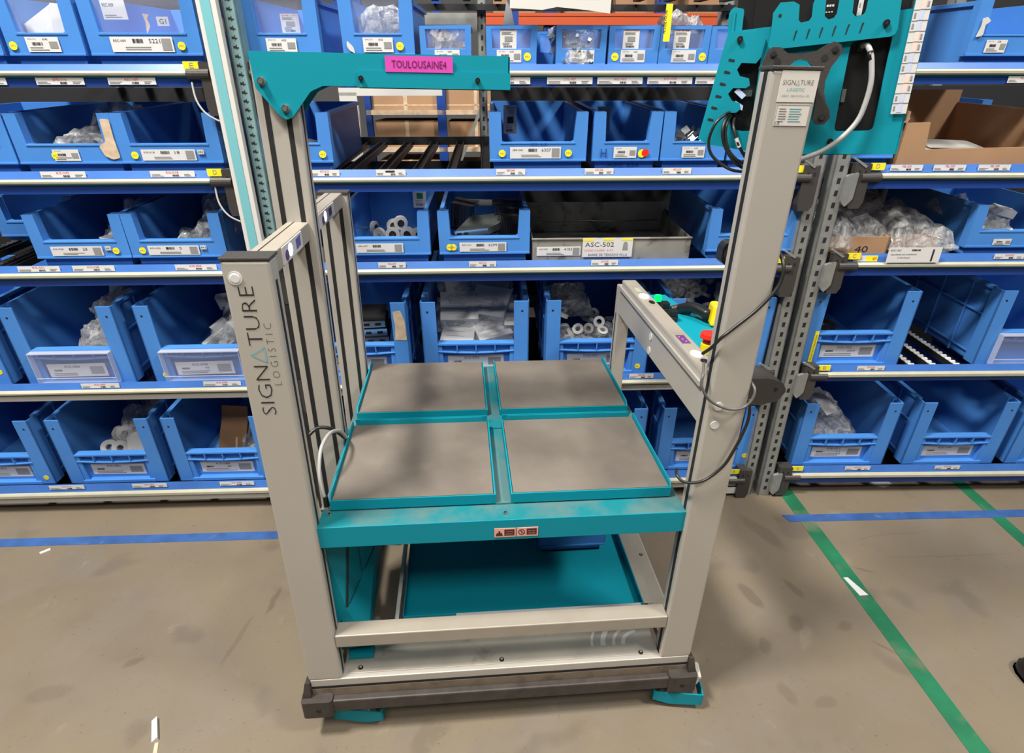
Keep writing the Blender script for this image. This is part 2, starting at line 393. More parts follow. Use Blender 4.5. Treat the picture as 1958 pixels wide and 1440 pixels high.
def roller_track(par, u, z, v0=.03, v1=.80, rollers=None, wd=.03):
    m = MB(); s = math.tan(TILT); dz = lambda v: z+(v-v0)*s
    for x0, x1, h in ((u, u+.003, .010), (u+wd-.003, u+wd, .010), (u, u+wd, -.012)):
        m.hexa([(x0, v0, dz(v0)-.018), (x1, v0, dz(v0)-.018), (x1, v1, dz(v1)-.018), (x0, v1, dz(v1)-.018),
                (x0, v0, dz(v0)+h-.012), (x1, v0, dz(v0)+h-.012), (x1, v1, dz(v1)+h-.012), (x0, v1, dz(v1)+h-.012)], iron)
    if rollers:
        v = v0+.02
        while v < v1-.02:
            m.cyl((u+.004, v, dz(v)-.008), (u+wd-.004, v, dz(v)-.008), .0085, rollers, 8); v += .024
    return m.build('roller_track', par)
def shelf_level(par, side, k, u0, u1, ends, tracks, rollers=None, pale=False, left=True):
    zb, zt, zl, zs, zm = LV[side][k]
    m = MB(); m.hexa([(u0, 0, zl), (u1, 0, zl), (u1, .03, zl), (u0, .03, zl), (u0, .010, zt), (u1, .010, zt), (u1, .022, zt-.012), (u0, .022, zt-.012)], ledge)
    m.build('label_rail', par)
    m = MB(); p = [(.012, zs), (-.006, zs+.001), (-.012, zs+.005), (-.013, zl-.006), (-.009, zl-.001), (.012, zl)]
    m.prism(p, u0+.03, u1-.03, led, 'x'); m.build('light_strip', par)
    m = MB(); m.box(u0, u1, .002 if pale else .0, .035, zm-(.004 if pale else 0), zs-(.007 if pale else 0), cream if pale else bluedk)
    if pale: m.box(u0, u1, .012, .034, zs-.007, zs, slot)
    if not pale: m.box(u0, u1, -.003, 0, zs-.003, zs, teal)
    m.build('shelf_beam', par)
    s = math.tan(TILT)
    m = MB(); m.box(u0, u1, .80, .82, zb+.8*s-.02, zb+.8*s+.012, iron); m.build('rear_crossbeam', par)
    for e, sg in ends:      # end bracket: black body, cap on the light strip, yellow letter tag
        x0 = e-.026 if sg > 0 else e-.024
        b = MB(); b.prism([(x0, zt+.004), (x0+.05, zt+.004), (x0+.05, zt-.11), (x0+.04, zt-.13), (x0+.006, zt-.13), (x0, zt-.11)], -.012, .03, capm)
        for q in (.012, .032): b.box(x0+q, x0+q+.006, -.0126, -.012, zt-.026, zt-.014, slot)
        b.cyl((x0+.025, -.006, zs+.006), (x0+.025+sg*.062, -.006, zs+.006), .0135, capm, 14)
        br = b.build('end_bracket', par, bevel=.002)
        t = MB(); a = min(e+sg*.024, e+sg*.068)
        t.box(a, a+.044, -.006, -.0035, zt-.015, zt+.006, yel); t.text(LETTER[k], (a+.017, -.0065, zt-.010), .011, .013, grey); t.build('letter_tag', br)
    for u in tracks: roller_track(par, u, zb-.001, rollers=rollers)

def tagrack(name_label, F):
    return thing('flow_rack', name_label, 'rack', loc=W(F, 0, 0, 0), rot=(0, 0, F[1]), group='flow racks')
r0 = tagrack('left blue flow rack section, ending at the white and pale teal striped pole', FL)
r1 = tagrack('middle blue flow rack section behind the trolley, with the empty lane above its second shelf', FL)
r2 = tagrack('right blue flow rack section beyond the perforated steel posts', FR)
def two(us, a=.05, b=.05):  # two tracks under each bin (u, w)
    out = []
    for u, w_ in us: out += [u+a*w_/.3, u+w_-b*w_/.3-.03]
    return out
BINS = {
 'L0E': [(-1.03, .205), (-.808, .205), (-.588, .305)], 'L0D': [(-1.19, .298), (-.885, .298), (-.587, .298)],
 'L0C': [(-1.29, .295), (-.938, .295), (-.64, .30)], 'L0B': [(-1.56, .372), (-1.13, .372), (-.69, .372)], 'L0A': [(-1.56, .372), (-1.13, .372), (-.715, .372)],
 'L1E': [(-.159, .203), (.105, .2), (.321, .14), (.506, .143), (.704, .143), (.854, .143), (.999, .143), (1.144, .143)],
 'L1D': [(-.166, .204), (.511, .295), (.825, .206), (1.036, .2), (1.245, .206)],
 'L1C': [(.018, .295), (.342, .294), (1.223, .297)],
 'L1B': [(-.155, .372), (.265, .372), (.695, .372), (1.125, .372)], 'L1A': [(-.12, .372), (.72, .372), (1.15, .372)],
 'R2E': [(.235, .30)], 'R2D': [(-.045, .15)], 'R2C': [(.43, .298)], 'R2B': [(-.035, .372), (.62, .372)], 'R2A': [(.035, .372), (.485, .372), (.905, .372)]}
for k in 'EDCBA':
    shelf_level(r0, 'L', k, -1.75, -.262, ((-.262, -1),), two(BINS['L0'+k]), pale=k in 'BA')
    tr = two(BINS['L1'+k])
    if k == 'D': tr += [.05+.108*i for i in range(5)]
    if k == 'C': tr += [.70, .86, 1.02, 1.12]
    shelf_level(r1, 'L', k, -.15, 1.50, ((-.15, 1), (1.50, -1)), tr, pale=k in 'BA')
    tr = two(BINS['R2'+k])
    if k == 'D': tr += [.15, .3, .42]
    if k == 'C': tr += [0, .12, .22, .31]
    if k == 'B': tr += [.385, .465, .555]
    shelf_level(r2, 'R', k, 0.0, 1.45, ((0.0, 1),), tr, rollers=cream if k in 'BA' else None)
for u in (-1.27, -1.13): roller_track(r0, u, .966, rollers=capm)
perforated_post(r0, -.262, .035, 2.05, .045, galv)
perforated_post(r1, -.186, -.024, 2.05, .034, galvt, teeth=True, zbot=1.0)
MB().box(-.184, -.160, -.010, .03, 0, 1.0, iron).build('upright_post', r1)
perforated_post(r1, 1.508, .008, 2.05, .042, galv)
perforated_post(r2, -.085, .0, 2.05, .044, galv)
perforated_post(r0, -1.0, .83, 2.05, .045, galv); perforated_post(r1, .472, .83, 2.05, .034, galv)
perforated_post(r1, 1.45, .83, 2.05, .045, galv); perforated_post(r2, .7, .83, 2.05, .045, galv)
# arms between front and rear posts, one pair per level
for par, side, us in ((r0, 'L', (-.275,)), (r1, 'L', (-.148, 1.50)), (r2, 'R', (-.038,))):
    for k in 'EDCBA':
        zb = LV[side][k][0]; s = math.tan(TILT)
        for u in us:
            m = MB(); m.hexa([(u, .03, zb-.05), (u+.008, .03, zb-.05), (u+.008, .82, zb-.05+.8*s), (u, .82, zb-.05+.8*s),
                              (u, .03, zb+.012), (u+.008, .03, zb+.012), (u+.008, .82, zb+.012+.8*s), (u, .82, zb+.012+.8*s)], galv); m.build('side_rail', par)
# thin supply wires at the brackets
def wire(par, pts, r=.0028, mt=cable_g, name='supply_wire'): m = MB(); m.tube(pts, r, mt, 8); return m.build(name, par, smooth=True)
for k in 'ED':
    z = LV['L'][k][1]
    wire(r0, [(-.315, -.008, z-.045), (-.308, -.02, z-.09), (-.285, -.028, z-.125), (-.25, -.03, z-.145)])
    wire(r1, [(-.098, -.008, z-.045), (-.102, -.02, z-.09), (-.107, -.02, z-.14)])
# overhead top level
m = MB(); m.box(.16, 1.49, .80, .825, 1.757, 1.778, iron); m.build('rear_crossbeam', r1)
m = MB(); m.box(-.14, 1.5, .0, .035, 1.76, 1.80, bluedk); m.build('shelf_beam', r1)
for u in (.30, .42, .54, .66, .82, .95, 1.08, 1.2, 1.32, 1.42): roller_track(r1, u, 1.775, wd=.028)
m = MB(); m.box(.245, .47, .885, .888, 1.69, 1.757, galv); m.build('rear_panel', r1, label='galvanised rear panel')
m = MB(); m.prism([(.572, 1.676), (.66, 1.672), (.70, 1.679), (.78, 1.672), (.845, 1.664), (.85, 1.80), (.575, 1.80)], -.012, -.0105, cream)
m.box(.64, .815, -.0125, -.012, 1.696, 1.78, tan_); m.build('hanging_notice', r1, label='white notice sheet')
m = MB(); m.box(1.004, 1.022, .012, .0135, 1.60, 1.69, yel); m.text('MOUSSE POCHE', (1.009, .0115, 1.62), .055, .008, black, xa=(0,0,1), ya=(-1,0,0)); m.build('warning_label', r1)
m = MB(); m.prism([(.555, 1.640), (.59, 1.642), (.575, 1.71), (.567, 1.71)], .10, .102, cream); m.build('label_tongue', r1)
# striped pole standing in front of the left post
m = MB(); m.box(-.242, -.190, -.052, -.030, 1.035, 2.1, cream); m.box(-.230, -.204, -.054, -.052, 1.035, 2.1, palet)
m.build('striped_light_pole', r1, bevel=.002, label='white and pale teal striped pole')
m = MB(); m.box(-.236, -.19, -.03, -.01, 1.05, 1.07, galv); m.box(-.236, -.19, -.03, -.01, 1.62, 1.65, galv); m.build('pole_clamp', r1)
wire(r1, [(-.105, -.01, 1.215), (-.10, -.02, 1.17), (-.105, -.02, 1.12), (-.125, -.018, 1.09)], .004, name='safety_clip')
wire(r1, [(-.118, -.012, 1.22), (-.12, -.02, 1.15), (-.14, -.02, 1.14), (-.14, -.02, 1.16), (-.125, -.02, 1.17)], .004, mt=zinc, name='safety_clip')
# grey cover plates on the right posts
for k in 'DCBA':
    z = LV['R'][k][1]; m = MB(); m.prism(rounded([(-.046, z-.03), (-.012, z-.02), (-.014, z-.10), (-.034, z-.125), (-.048, z-.11)], .006), -.016, -.002, galv); m.build('cover_plate', r2)
for k in 'DCB':
    z = LV['R'][k][1]
    for (pr, u) in ((r1, 1.46), (r2, -.04)):
        m = MB(); m.prism([(u, z+.02), (u+.008, z+.022), (u+.05, z-.002), (u+.045, z-.008)], -.014, -.006, galv); m.build('latch', pr)

# added near-black sheets give the full lanes their shade and stop light behind
dks = mat('shade_sheet_black', (.009, .009, .012), .75)
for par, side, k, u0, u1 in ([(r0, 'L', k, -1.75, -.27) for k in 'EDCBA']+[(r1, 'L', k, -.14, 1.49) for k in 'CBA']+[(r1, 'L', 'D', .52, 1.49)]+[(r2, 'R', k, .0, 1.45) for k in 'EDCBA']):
    zb = LV[side][k][0]; MB().box(u0, u1, .822, .826, .004 if k == 'A' else zb-.02, zb+(.36 if k in 'AB' else .235), dks).build('rear_shade_sheet', par)
for par, side, u0, u1 in ((r0, 'L', -1.75, -.27), (r1, 'L', -.13, 1.48), (r2, 'R', .0, 1.45)): MB().box(u0, u1, .06, .80, .052, .056, dks).build('bottom_shade_sheet', par)  # added dark deck keeps the floor under the racks in shade
# stickers on the rails
for code, u, k, dz in (('EME-016', -.74, 'E', -.033), ('REC-009', -.545, 'E', -.033), ('EME-014', -.95, 'E', -.033), ('KIS-070', -.818, 'D', .003), ('KIS-018', -.50, 'D', .003),
                       ('KIS-028', -.82, 'C', .003), ('KIS-005', -.50, 'C', .003), ('KIS-031', -.99, 'C', .003), ('KIS-083', -.93, 'B', .003), ('KIS-098', -.51, 'B', .003),
                       ('CRA-012', -1.19, 'A', .006), ('KIS-082', -.88, 'A', .006), ('KIS-088', -.55, 'A', .006)):
    zt = LV['L'][k][1]; rail_sticker(r0, code, u, (zt-.051) if k == 'E' else zt-.017, v=-.0045 if k == 'E' else .0)
for code, u, k in (('CYL-031', .50, 'E'), ('CYL-007', .678, 'E'), ('ASC-053', .822, 'E'), ('JNT-038', .966, 'E'), ('JNT-066', 1.105, 'E'),
                   ('KIT-012', -.03, 'D'), ('ASC 304', .168, 'D'), ('SER-040', .53, 'D'), ('ASC-226', .80, 'D'), ('ASC-231', 1.04, 'D'), ('GAL-047', .145, 'C'), ('ASC-221', .438, 'C'),
                   ('ASC-502', .837, 'C'), ('POU-031', 1.0, 'B')):
    zt = LV['L'][k][1]; rail_sticker(r1, code, u, (zt-.051) if k == 'E' else zt-.017, w=.13 if k == 'E' else .088, v=-.0045 if k == 'E' else .0, hand=code == 'ASC 304')
for code, u, k in (('KIS-171', .36, 'E'), ('PEL-020', .09, 'D'), ('PEL-020', .225, 'D'), ('PEL-020', .365, 'D'), ('KIS-033', .52, 'C'), ('POU-026', .17, 'B'), ('KIS-011', .24, 'A'), ('KIS-144', .60, 'A')):
    zt = LV['R'][k][1]; rail_sticker(r2, code, u, (zt-.053) if k == 'E' else zt-.018, w=.10, v=-.0045 if k == 'E' else .0)
m = MB(); z = LV['R']['C'][1]; m.box(.05, .092, .0, .001, z-.024, z-.004, white); m.box(.092, .13, .0, .001, z-.024, z-.004, yel)
m.text('40', (.112, -.0005, z-.02), .014, .011, red); small_lines(m, .055, -.0003, z-.012, .03, 2, 3); m.build('rail_sticker', r2)
m = MB(); z = .966; m.box(.150, .325, -.016, -.0145, z, z+.05, white); m.text('ASC-261', (.155, -.0165, z+.038), .035, .006, black); m.text('EQUERRE DE SUSPENTE', (.16, -.0165, z+.024), .085, .005, black)
m.text('L=615mm', (.185, -.0165, z+.014), .04, .005, black); barcode(m, .225, -.0162, z+.039, .03, .005, 5); m.text('1', (.295, -.0165, z+.004), .006, .04, black); m.build('hanging_card', r2, label='large white card hung on the rail')
m = MB(); m.box(1.30, 1.49, -.006, -.0045, .02, .05, cream); m.build('paper_strip', r1)

# --- blue bins
def small_body(w, h, d, fz, oz, topbar=False):
    m = MB(); t = .034 if w > .18 else .018; k = oz
    if topbar:
        m.prism([(0, fz), (w, fz), (w, h), (0, h)], 0, .012, blue, holes=[[(t, oz), (w-t, oz), (w-t+.002, h-.01), (t-.002, h-.01)]])
    else:
        m.prism([(0, fz), (w, fz), (w, h), (w-t, h), (w-t-.004, k+.004), (w-t-.01, k), (t+.01, k), (t+.004, k+.004), (t, h), (0, h)], 0, .028, blue)
        for x in (t*.35, w-t*.65): m.cyl((x+.004, .012, h-.001), (x+.004, .012, h+.0004), .003, slot, 8)
        m.box(0, w, -.003, .004, fz, fz+.006, blue); m.box(t, w-t, -.002, .006, k-.004, k+.001, blue)
    i = .012 if w > .18 else .006
    m.box(i, w-i, .012, .018, 0, fz+.004, blue); m.box(i, w-i, .012, d, 0, .005, blue); m.box(i, w-i, d-.006, d, 0, h, blue)
    for x0, x1 in ((i, i+.005), (w-i-.005, w-i)): m.box(x0, x1, .018, d, 0, h, blue)
    m.box(i-.008 if w > .18 else 0, i+.003, .02, d, h-.012, h-.001, blue); m.box(w-i-.003, w-i+.008 if w > .18 else w, .02, d, h-.012, h-.001, blue)
    return m.mesh('bin_body')
def big_body(w=.372, h=.288, d=.60):
    m = MB(); fw = .052; i = .012
    for x0, x1, sx in ((0, fw, 1), (w-fw, w, -1)):
        m.box(x0, x1, .0, .006, .0, h, blue); cx = x0+fw*.45 if sx > 0 else x1-fw*.45
        m.cyl((cx, -.0006, h-.036), (cx, .001, h-.036), .0042, slot, 12)
        ex = x0 if sx > 0 else x1-.005
        m.box(ex, ex+.005, .0, .05, 0, h, blue)
        ix = i if sx > 0 else w-i-.006; m.box(ix, ix+.006, .04, d, 0, h, blue)
        rx = 0 if sx > 0 else w-.012
        m.box(rx, rx+.012, .04, d, h-.012, h, blue); m.box(rx+.002, rx+.01, .04, d, h*.62, h*.62+.006, blue); m.box(rx+.002, rx+.01, .04, d, .03, .036, blue)
        for y in (.14, .28, .42): m.box(rx+.002, rx+.01, y, y+.004, 0, h, blue)
        m.prism([(x1, .13), (x1+.012, .13), (x1+.02, .0), (x1, .0)] if sx > 0 else [(x0, .13), (x0, 0), (x0-.02, 0), (x0-.012, .13)], .004, .03, blue)
    a, b = fw, w-fw; m.box(a, b, .0, .03, .124, .131, blue); n = 8
    for j in range(n):   # arched lower rib
        t0, t1 = j/n, (j+1)/n; f = lambda t: .098-.007*math.sin(math.pi*t); x0, x1 = a+(b-a)*t0, a+(b-a)*t1
        m.hexa([(x0, .0, f(t0)), (x1, .0, f(t1)), (x1, .026, f(t1)), (x0, .026, f(t0)), (x0, .0, f(t0)+.004), (x1, .0, f(t1)+.004), (x1, .026, f(t1)+.004), (x0, .026, f(t0)+.004)], blue)
    for q in (.25, .5, .75):
        x = a+(b-a)*q; m.box(x-.002, x+.002, .0, .026, .094, .126, blue)
    m.box(a, b, .020, .026, .0, .126, blue); m.box(a-.002, b+.002, -.002, .026, 0, .012, blue)
    m.box(i, w-i, .03, d, 0, .006, blue); m.box(i, w-i, d-.006, d, 0, h, blue)
    return m.mesh('bin_body')
MESH = {}
def body(key):
    if key not in MESH:
        if key == 'L': MESH[key] = big_body()
        else: MESH[key] = small_body(*key)
    return MESH[key]
def pane_mesh(key, *b):
    k = ('p', key)
    if k not in MESH: m = MB(); m.box(*b, pane); MESH[k] = m.mesh('clear_front')
    return MESH[k]
def place(F, u, v, z): return W(F, u, v, z), (TILT, 0, F[1])
def bin_s(F, side, k, u, w, label, card=None, stick=None, h=.166, v=.032, win=False, grp=None):
    zb = LV[side][k][0]; fz = .028; oz = .082
    loc, rot = place(F, u, v, zb)
    t = thing('picking_bin', label, 'storage bin', loc, rot, grp or 'open-fronted blue bins')
    link('bin_body', body((w, h, .50, fz, oz)), t, bevel=.0018)
    if win: link('clear_front', pane_mesh((w, 's'), .03, w-.03, .010, .012, .082, h-.003), t)
    if card:
        c, n, x, cw, ch, st = card; label_card(t, c, n, x, .037, cw, ch, y=-.0036, style=st)
    if stick is not None:
        for x in (stick if isinstance(stick, (list, tuple)) else [stick]): round_sticker(t, x, .052, y=-.004)
    return t
def bin_m(F, side, k, u, label, card=None, stick=None, w=.143, inner=None, v=.03, h=.103):
    zb = LV[side][k][0]; loc, rot = place(F, u, v, zb)
    t = thing('picking_bin', label, 'storage bin', loc, rot, 'small blue bins on the top shelf')
    link('bin_body', body((w, h, .25, .008, .046, True)), t, bevel=.0014)
    link('clear_front', pane_mesh((w, 'm'), .016, w-.016, .004, .006, .046, h-.009), t)
    if inner: label_card(t, inner, '', .04, .046, .046, .05, y=.0025, style='tall', name='inner_card')
    if card: c, n, x = card; label_card(t, c, n, x, .012, .070, .031, y=-.0012, style='box')
    if stick is not None: round_sticker(t, stick, .026, .0105)
    return t
def bin_l(F, side, k, u, label, card=None, stick=None, cover=False, torn=False, v=.035, cw=.20):
    zb = LV[side][k][0]; loc, rot = place(F, u, v, zb)
    t = thing('deep_picking_bin', label, 'storage bin', loc, rot, 'deep blue bins on the two lowest shelves')
    link('bin_body', body('L'), t, bevel=.002)
    if cover:
        m = MB(); m.box(.053, .319, -.022, -.020, .010, .124, pane); m.box(.05, .322, -.023, .0, .124, .1275, rim); m.box(.05, .322, -.023, -.0, .006, .010, rim); m.box(.05, .322, -.0225, -.019, .03, .0325, rim)
        m.box(.05, .0525, -.022, .0, .010, .124, rim); m.box(.3195, .322, -.022, .0, .010, .124, rim); m.build('clear_front', t)
    if card: c, n = card; label_card(t, c, n, .084, .026, cw, .05, y=.0188 if not cover else .0, style='kit', skew=R(random.uniform(-1.2, 1.2)))
    if stick: round_sticker(t, stick[0], stick[1], .010, y=-.001)
    return t

# top shelf
L_, R_ = FL, FR
bin_s(L_, 'L', 'E', -1.03, .205, 'blue bin cut by the left edge of the photo on the top shelf')
E1 = bin_s(L_, 'L', 'E', -.808, .205, 'blue bin on the top shelf at the far left holding folded white paper', ('EME-016', '4340', .055, .088, .036, 'box'), .018, win=True)
E2 = bin_s(L_, 'L', 'E', -.588, .305, 'wide blue top shelf bin with card 5221 and a G1 label inside', ('REC-009', '5221', .062, .168, .037, 'wide'), .252, win=True)
m = MB(); m.box(.19, .222, .02, .0215, .10, .122, cream); m.text('G1', (.197, .0195, .105), .018, .012, black); m.build('inner_card', E2)
m = MB(); m.box(.05, .115, .02, .0215, .115, .160, white); m.text('REC-009', (.055, .0195, .145), .03, .008, black); small_lines(m, .055, .0197, .125, .045, 2, 8); m.build('inner_card', E2)
m = MB(); m.prism(rounded([(.157, .078), (.172, .10), (.168, .118), (.176, .126), (.158, .13), (.162, .108)], .003), .014, .015, tan_); m.build('torn_tape', E2)
E3 = bin_s(L_, 'L', 'E', -.159, .203, 'empty blue top shelf bin with card EME-031 inside, above the teal arm', ('EME-031', '4420', .055, .083, .034, 'box'), win=True)
label_card(E3, 'EME-031', '', .098, .084, .05, .046, y=.02, style='tall', name='inner_card')
E4 = bin_s(L_, 'L', 'E', .105, .2, 'blue top shelf bin stuffed with bagged red and white parts', ('EME-033', '4302', .058, .083, .036, 'box'), .160, win=True)
m = MB(); m.prism(rounded([(.012, .052), (.02, .04), (.034, .034), (.03, .05), (.022, .058), (.014, .066)], .004), -.0045, -.003, cream); m.build('torn_label', E4)
E5 = bin_m(L_, 'L', 'E', .321, 'small blue top shelf bin overfilled with bagged beige fittings', ('CLI-009', '4009', .04))
E6 = bin_m(L_, 'L', 'E', .506, 'small blue top shelf bin marked CYL-031 beside the teal arm tip', ('CYL-031', '4109', .03), .117, inner='CYL-031')
bin_m(L_, 'L', 'E', .655, 'small blue bin set back between the CYL-031 and CYL-007 bins', w=.06+.083, v=.20)
E7 = bin_m(L_, 'L', 'E', .704, 'small blue top shelf bin with a bag of metal parts over its front', ('CYL-007', '4013', .04))
E8 = bin_m(L_, 'L', 'E', .854, 'small blue top shelf bin with inner card ASC-053', ('ASC-053', '4302', .036), .020, inner='ASC-053')
E9 = bin_m(L_, 'L', 'E', .999, 'small blue top shelf bin with inner card 038 under a clear bag', ('JNT-038', '', .038), .128, inner='038')
E10 = bin_m(L_, 'L', 'E', 1.144, 'small blue top shelf bin half hidden by the screen housing')
E11 = bin_s(R_, 'R', 'E', .235, .30, 'large blue bin on the top shelf at the right edge of the photo', ('KIS-171', '158', .05, .06, .032, 'box'))
m = MB(); m.prism(rounded([(.012, .075), (.03, .08), (.028, .105), (.04, .115), (.028, .125), (.016, .12), (.018, .10)], .003), -.006, -.003, cream); m.build('torn_tape', E11)
# second shelf
bin_s(L_, 'L', 'D', -1.19, .298, 'blue bin cut by the left edge on the second shelf')
D1 = bin_s(L_, 'L', 'D', -.885, .298, 'scuffed blue second shelf bin with torn label residue, left of the KIS-018 bin', ('KIS-070', '', .105, .075, .032, 'box'), .110)
m = MB(); m.prism(rounded([(.255, .05), (.275, .04), (.297, .045), (.294, .10), (.296, .15), (.27, .152), (.268, .09), (.245, .078)], .006), -.0042, -.0025, tan_); m.build('label_residue', D1)
D2 = bin_s(L_, 'L', 'D', -.587, .298, 'blue second shelf bin marked KIS-018 with number 18', ('KIS-018', '18', .063, .158, .031, 'wide'), .043)
m = MB(); m.box(.228, .247, -.0042, -.003, .054, .067, cream); m.text('M1', (.231, -.0046, .057), .013, .006, black); m.build('zone_label', D2)
D3 = bin_s(L_, 'L', 'D', -.166, .204, 'blue second shelf bin behind the striped aluminium mast', None, .175)
D4 = bin_s(L_, 'L', 'D', .511, .295, 'blue second shelf bin marked SER-040 with number 6307', ('SER-040', '6307', .062, .155, .033, 'wide'), (.038, .240))
D5 = bin_s(L_, 'L', 'D', .825, .206, 'narrow blue second shelf bin marked ASC-226 with handwritten H', ('ASC-226', '', .065, .07, .032, 'box'))
m = MB(); m.cyl((.152, -.0045, .05), (.152, -.0035, .05), .012, yel, 18); m.cyl((.162, -.005, .052), (.162, -.004, .052), .011, redp, 18); m.build('round_sticker', D5)
m = MB(); m.text('H', (.025, -.0038, .038), .018, .026, bluedk); m.text('ASC 226', (.05, .0105, .010), .10, .010, bluedk); m.build('handwriting', D5)
m = MB(); m.text('SER 040', (.125, -.0025, .0745), .05, .006, bluedk); m.build('handwriting', D4)
D6 = bin_s(L_, 'L', 'D', 1.036, .2, 'blue second shelf bin holding square metal clips, left of the screen housing', ('ASC-231', '4109', .065, .07, .032, 'box'))
D7 = bin_s(L_, 'L', 'D', 1.245, .206, 'blue second shelf bin mostly hidden behind the hanging black cables')
for t_, x, z in ((D4, .05, .085), (D5, .06, .08)): label_card(t_, 'SER-040' if t_ is D4 else 'ASC-226', '', x, z-.01, .045, .09, y=.30, style='tall', name='inner_card', thumb=black)
bin_s(R_, 'R', 'D', -.045, .15, 'blue second shelf bin below the screen housing, beside the open cardboard box')
# third shelf
bin_s(L_, 'L', 'C', -1.29, .295, 'blue bin set far back in the third shelf lane at the left edge', v=.36)
C1 = bin_s(L_, 'L', 'C', -.938, .295, 'blue third shelf bin marked KIS-028 with number 28', ('KIS-028', '28', .052, .160, .030, 'wide'), .253)
C2 = bin_s(L_, 'L', 'C', -.64, .30, 'blue third shelf bin marked KIS-005 with number 5', ('KIS-005', '5', .056, .160, .030, 'wide'), .038)
for t_ in (C1, C2): m = MB(); m.box(.222, .240, -.0042, -.003, .054, .067, cream); m.text('M1', (.225, -.0046, .057), .013, .006, black); m.build('zone_label', t_)
C3 = bin_s(L_, 'L', 'C', .018, .295, 'blue third shelf bin of white rollers, marked GAL-047', ('GAL-047', '', .056, .152, .030, 'wide'), None)
C4 = bin_s(L_, 'L', 'C', .342, .294, 'blue third shelf bin packed with steel brackets, marked ASC-221 and 6299', ('ASC-221', '6299', .066, .152, .030, 'wide'), (.034, .046))
label_card(C3, 'GAL-047', '', .20, .09, .05, .09, y=.40, style='tall', name='inner_card', thumb=green)
C6 = bin_s(L_, 'L', 'C', 1.223, .297, 'blue third shelf bin behind the right aluminium upright')
C8 = bin_s(R_, 'R', 'C', .43, .298, 'blue third shelf bin at the right edge holding grey bags', ('KIS-033', '', .09, .06, .02, 'box'))
# two lowest shelves
B0 = bin_l(L_, 'L', 'B', -1.56, 'deep blue bin cut by the left edge on the second lowest shelf', None, (.345, .05))
B1 = bin_l(L_, 'L', 'B', -1.13, 'deep blue bin with clear front cover, second lowest shelf at far left', ('KIS-083', ''), None, cover=True)
B2 = bin_l(L_, 'L', 'B', -.69, 'deep blue bin with clear front cover marked KIS-098', ('KIS-098', '98'), (.04, .028), cover=True)
B3 = bin_l(L_, 'L', 'B', -.155, 'deep blue bin holding steel channels, with torn paper on its right flange', ('KIS-037', ''), None)
m = MB(); m.prism(rounded([(.325, .15), (.366, .148), (.364, .22), (.352, .26), (.326, .255), (.33, .2)], .005), -.0012, .0, tan_); m.build('label_residue', B3)
B4 = bin_l(L_, 'L', 'B', .265, 'deep blue bin stacked with bagged white packages behind the trays', ('KIS-033', ''), None)
B5 = bin_l(L_, 'L', 'B', .695, 'deep blue bin of bagged white rings left of the short rear upright', ('POU-031', ''), (.34, .03))
B6 = bin_l(L_, 'L', 'B', 1.125, 'deep blue bin of loose white rings behind the control panel', None, None)
B7 = bin_l(R_, 'R', 'B', -.035, 'deep blue bin marked POU-026 with a yellow strip label', ('POU-026', '6304'), None)
m = MB(); m.box(.036, .05, -.0014, -.0002, .014, .14, yel); m.text('POUR MOTORISATION', (.047, -.0018, .025), .10, .006, black, xa=(0,0,1), ya=(-1,0,0)); m.build('warning_label', B7)
m = MB(); m.text('Pou - 026', (.13, .0185, .080), .08, .012, bluedk); m.build('handwriting', B7)
B8 = bin_l(R_, 'R', 'B', .62, 'deep blue bin at the right edge beside the empty roller lane', None, None, cover=True)
bin_l(L_, 'L', 'A', -1.56, 'deep blue bottom shelf bin cut by the left edge', ('CRA-012', ''), (.345, .03))
A1 = bin_l(L_, 'L', 'A', -1.13, 'deep blue bottom shelf bin with white rings and paper, marked KIS-082', ('KIS-082', ''), None)
A2 = bin_l(L_, 'L', 'A', -.715, 'deep blue bottom shelf bin with a brown cardboard piece, marked KIS-088', ('KIS-088', '88'), (.352, .05))
A3 = bin_l(L_, 'L', 'A', -.12, 'deep blue bottom shelf bin glimpsed between the left uprights')
A5 = bin_l(L_, 'L', 'A', .72, 'deep blue bottom shelf bin right behind the rear tray edge')
A6 = bin_l(L_, 'L', 'A', 1.15, 'deep blue bottom shelf bin partly hidden by the right upright', ('KIS-012', ''), (.352, .06))
A7 = bin_l(R_, 'R', 'A', .035, 'deep blue bottom shelf bin with a plastic bag and paper card, marked KIS-011', ('KIS-011', '11'), None)
A8 = bin_l(R_, 'R', 'A', .485, 'deep blue bottom shelf bin marked KIS-144 with a metal part inside', ('KIS-144', ''), None)
bin_l(R_, 'R', 'A', .905, 'deep blue bottom shelf bin cut by the right edge')

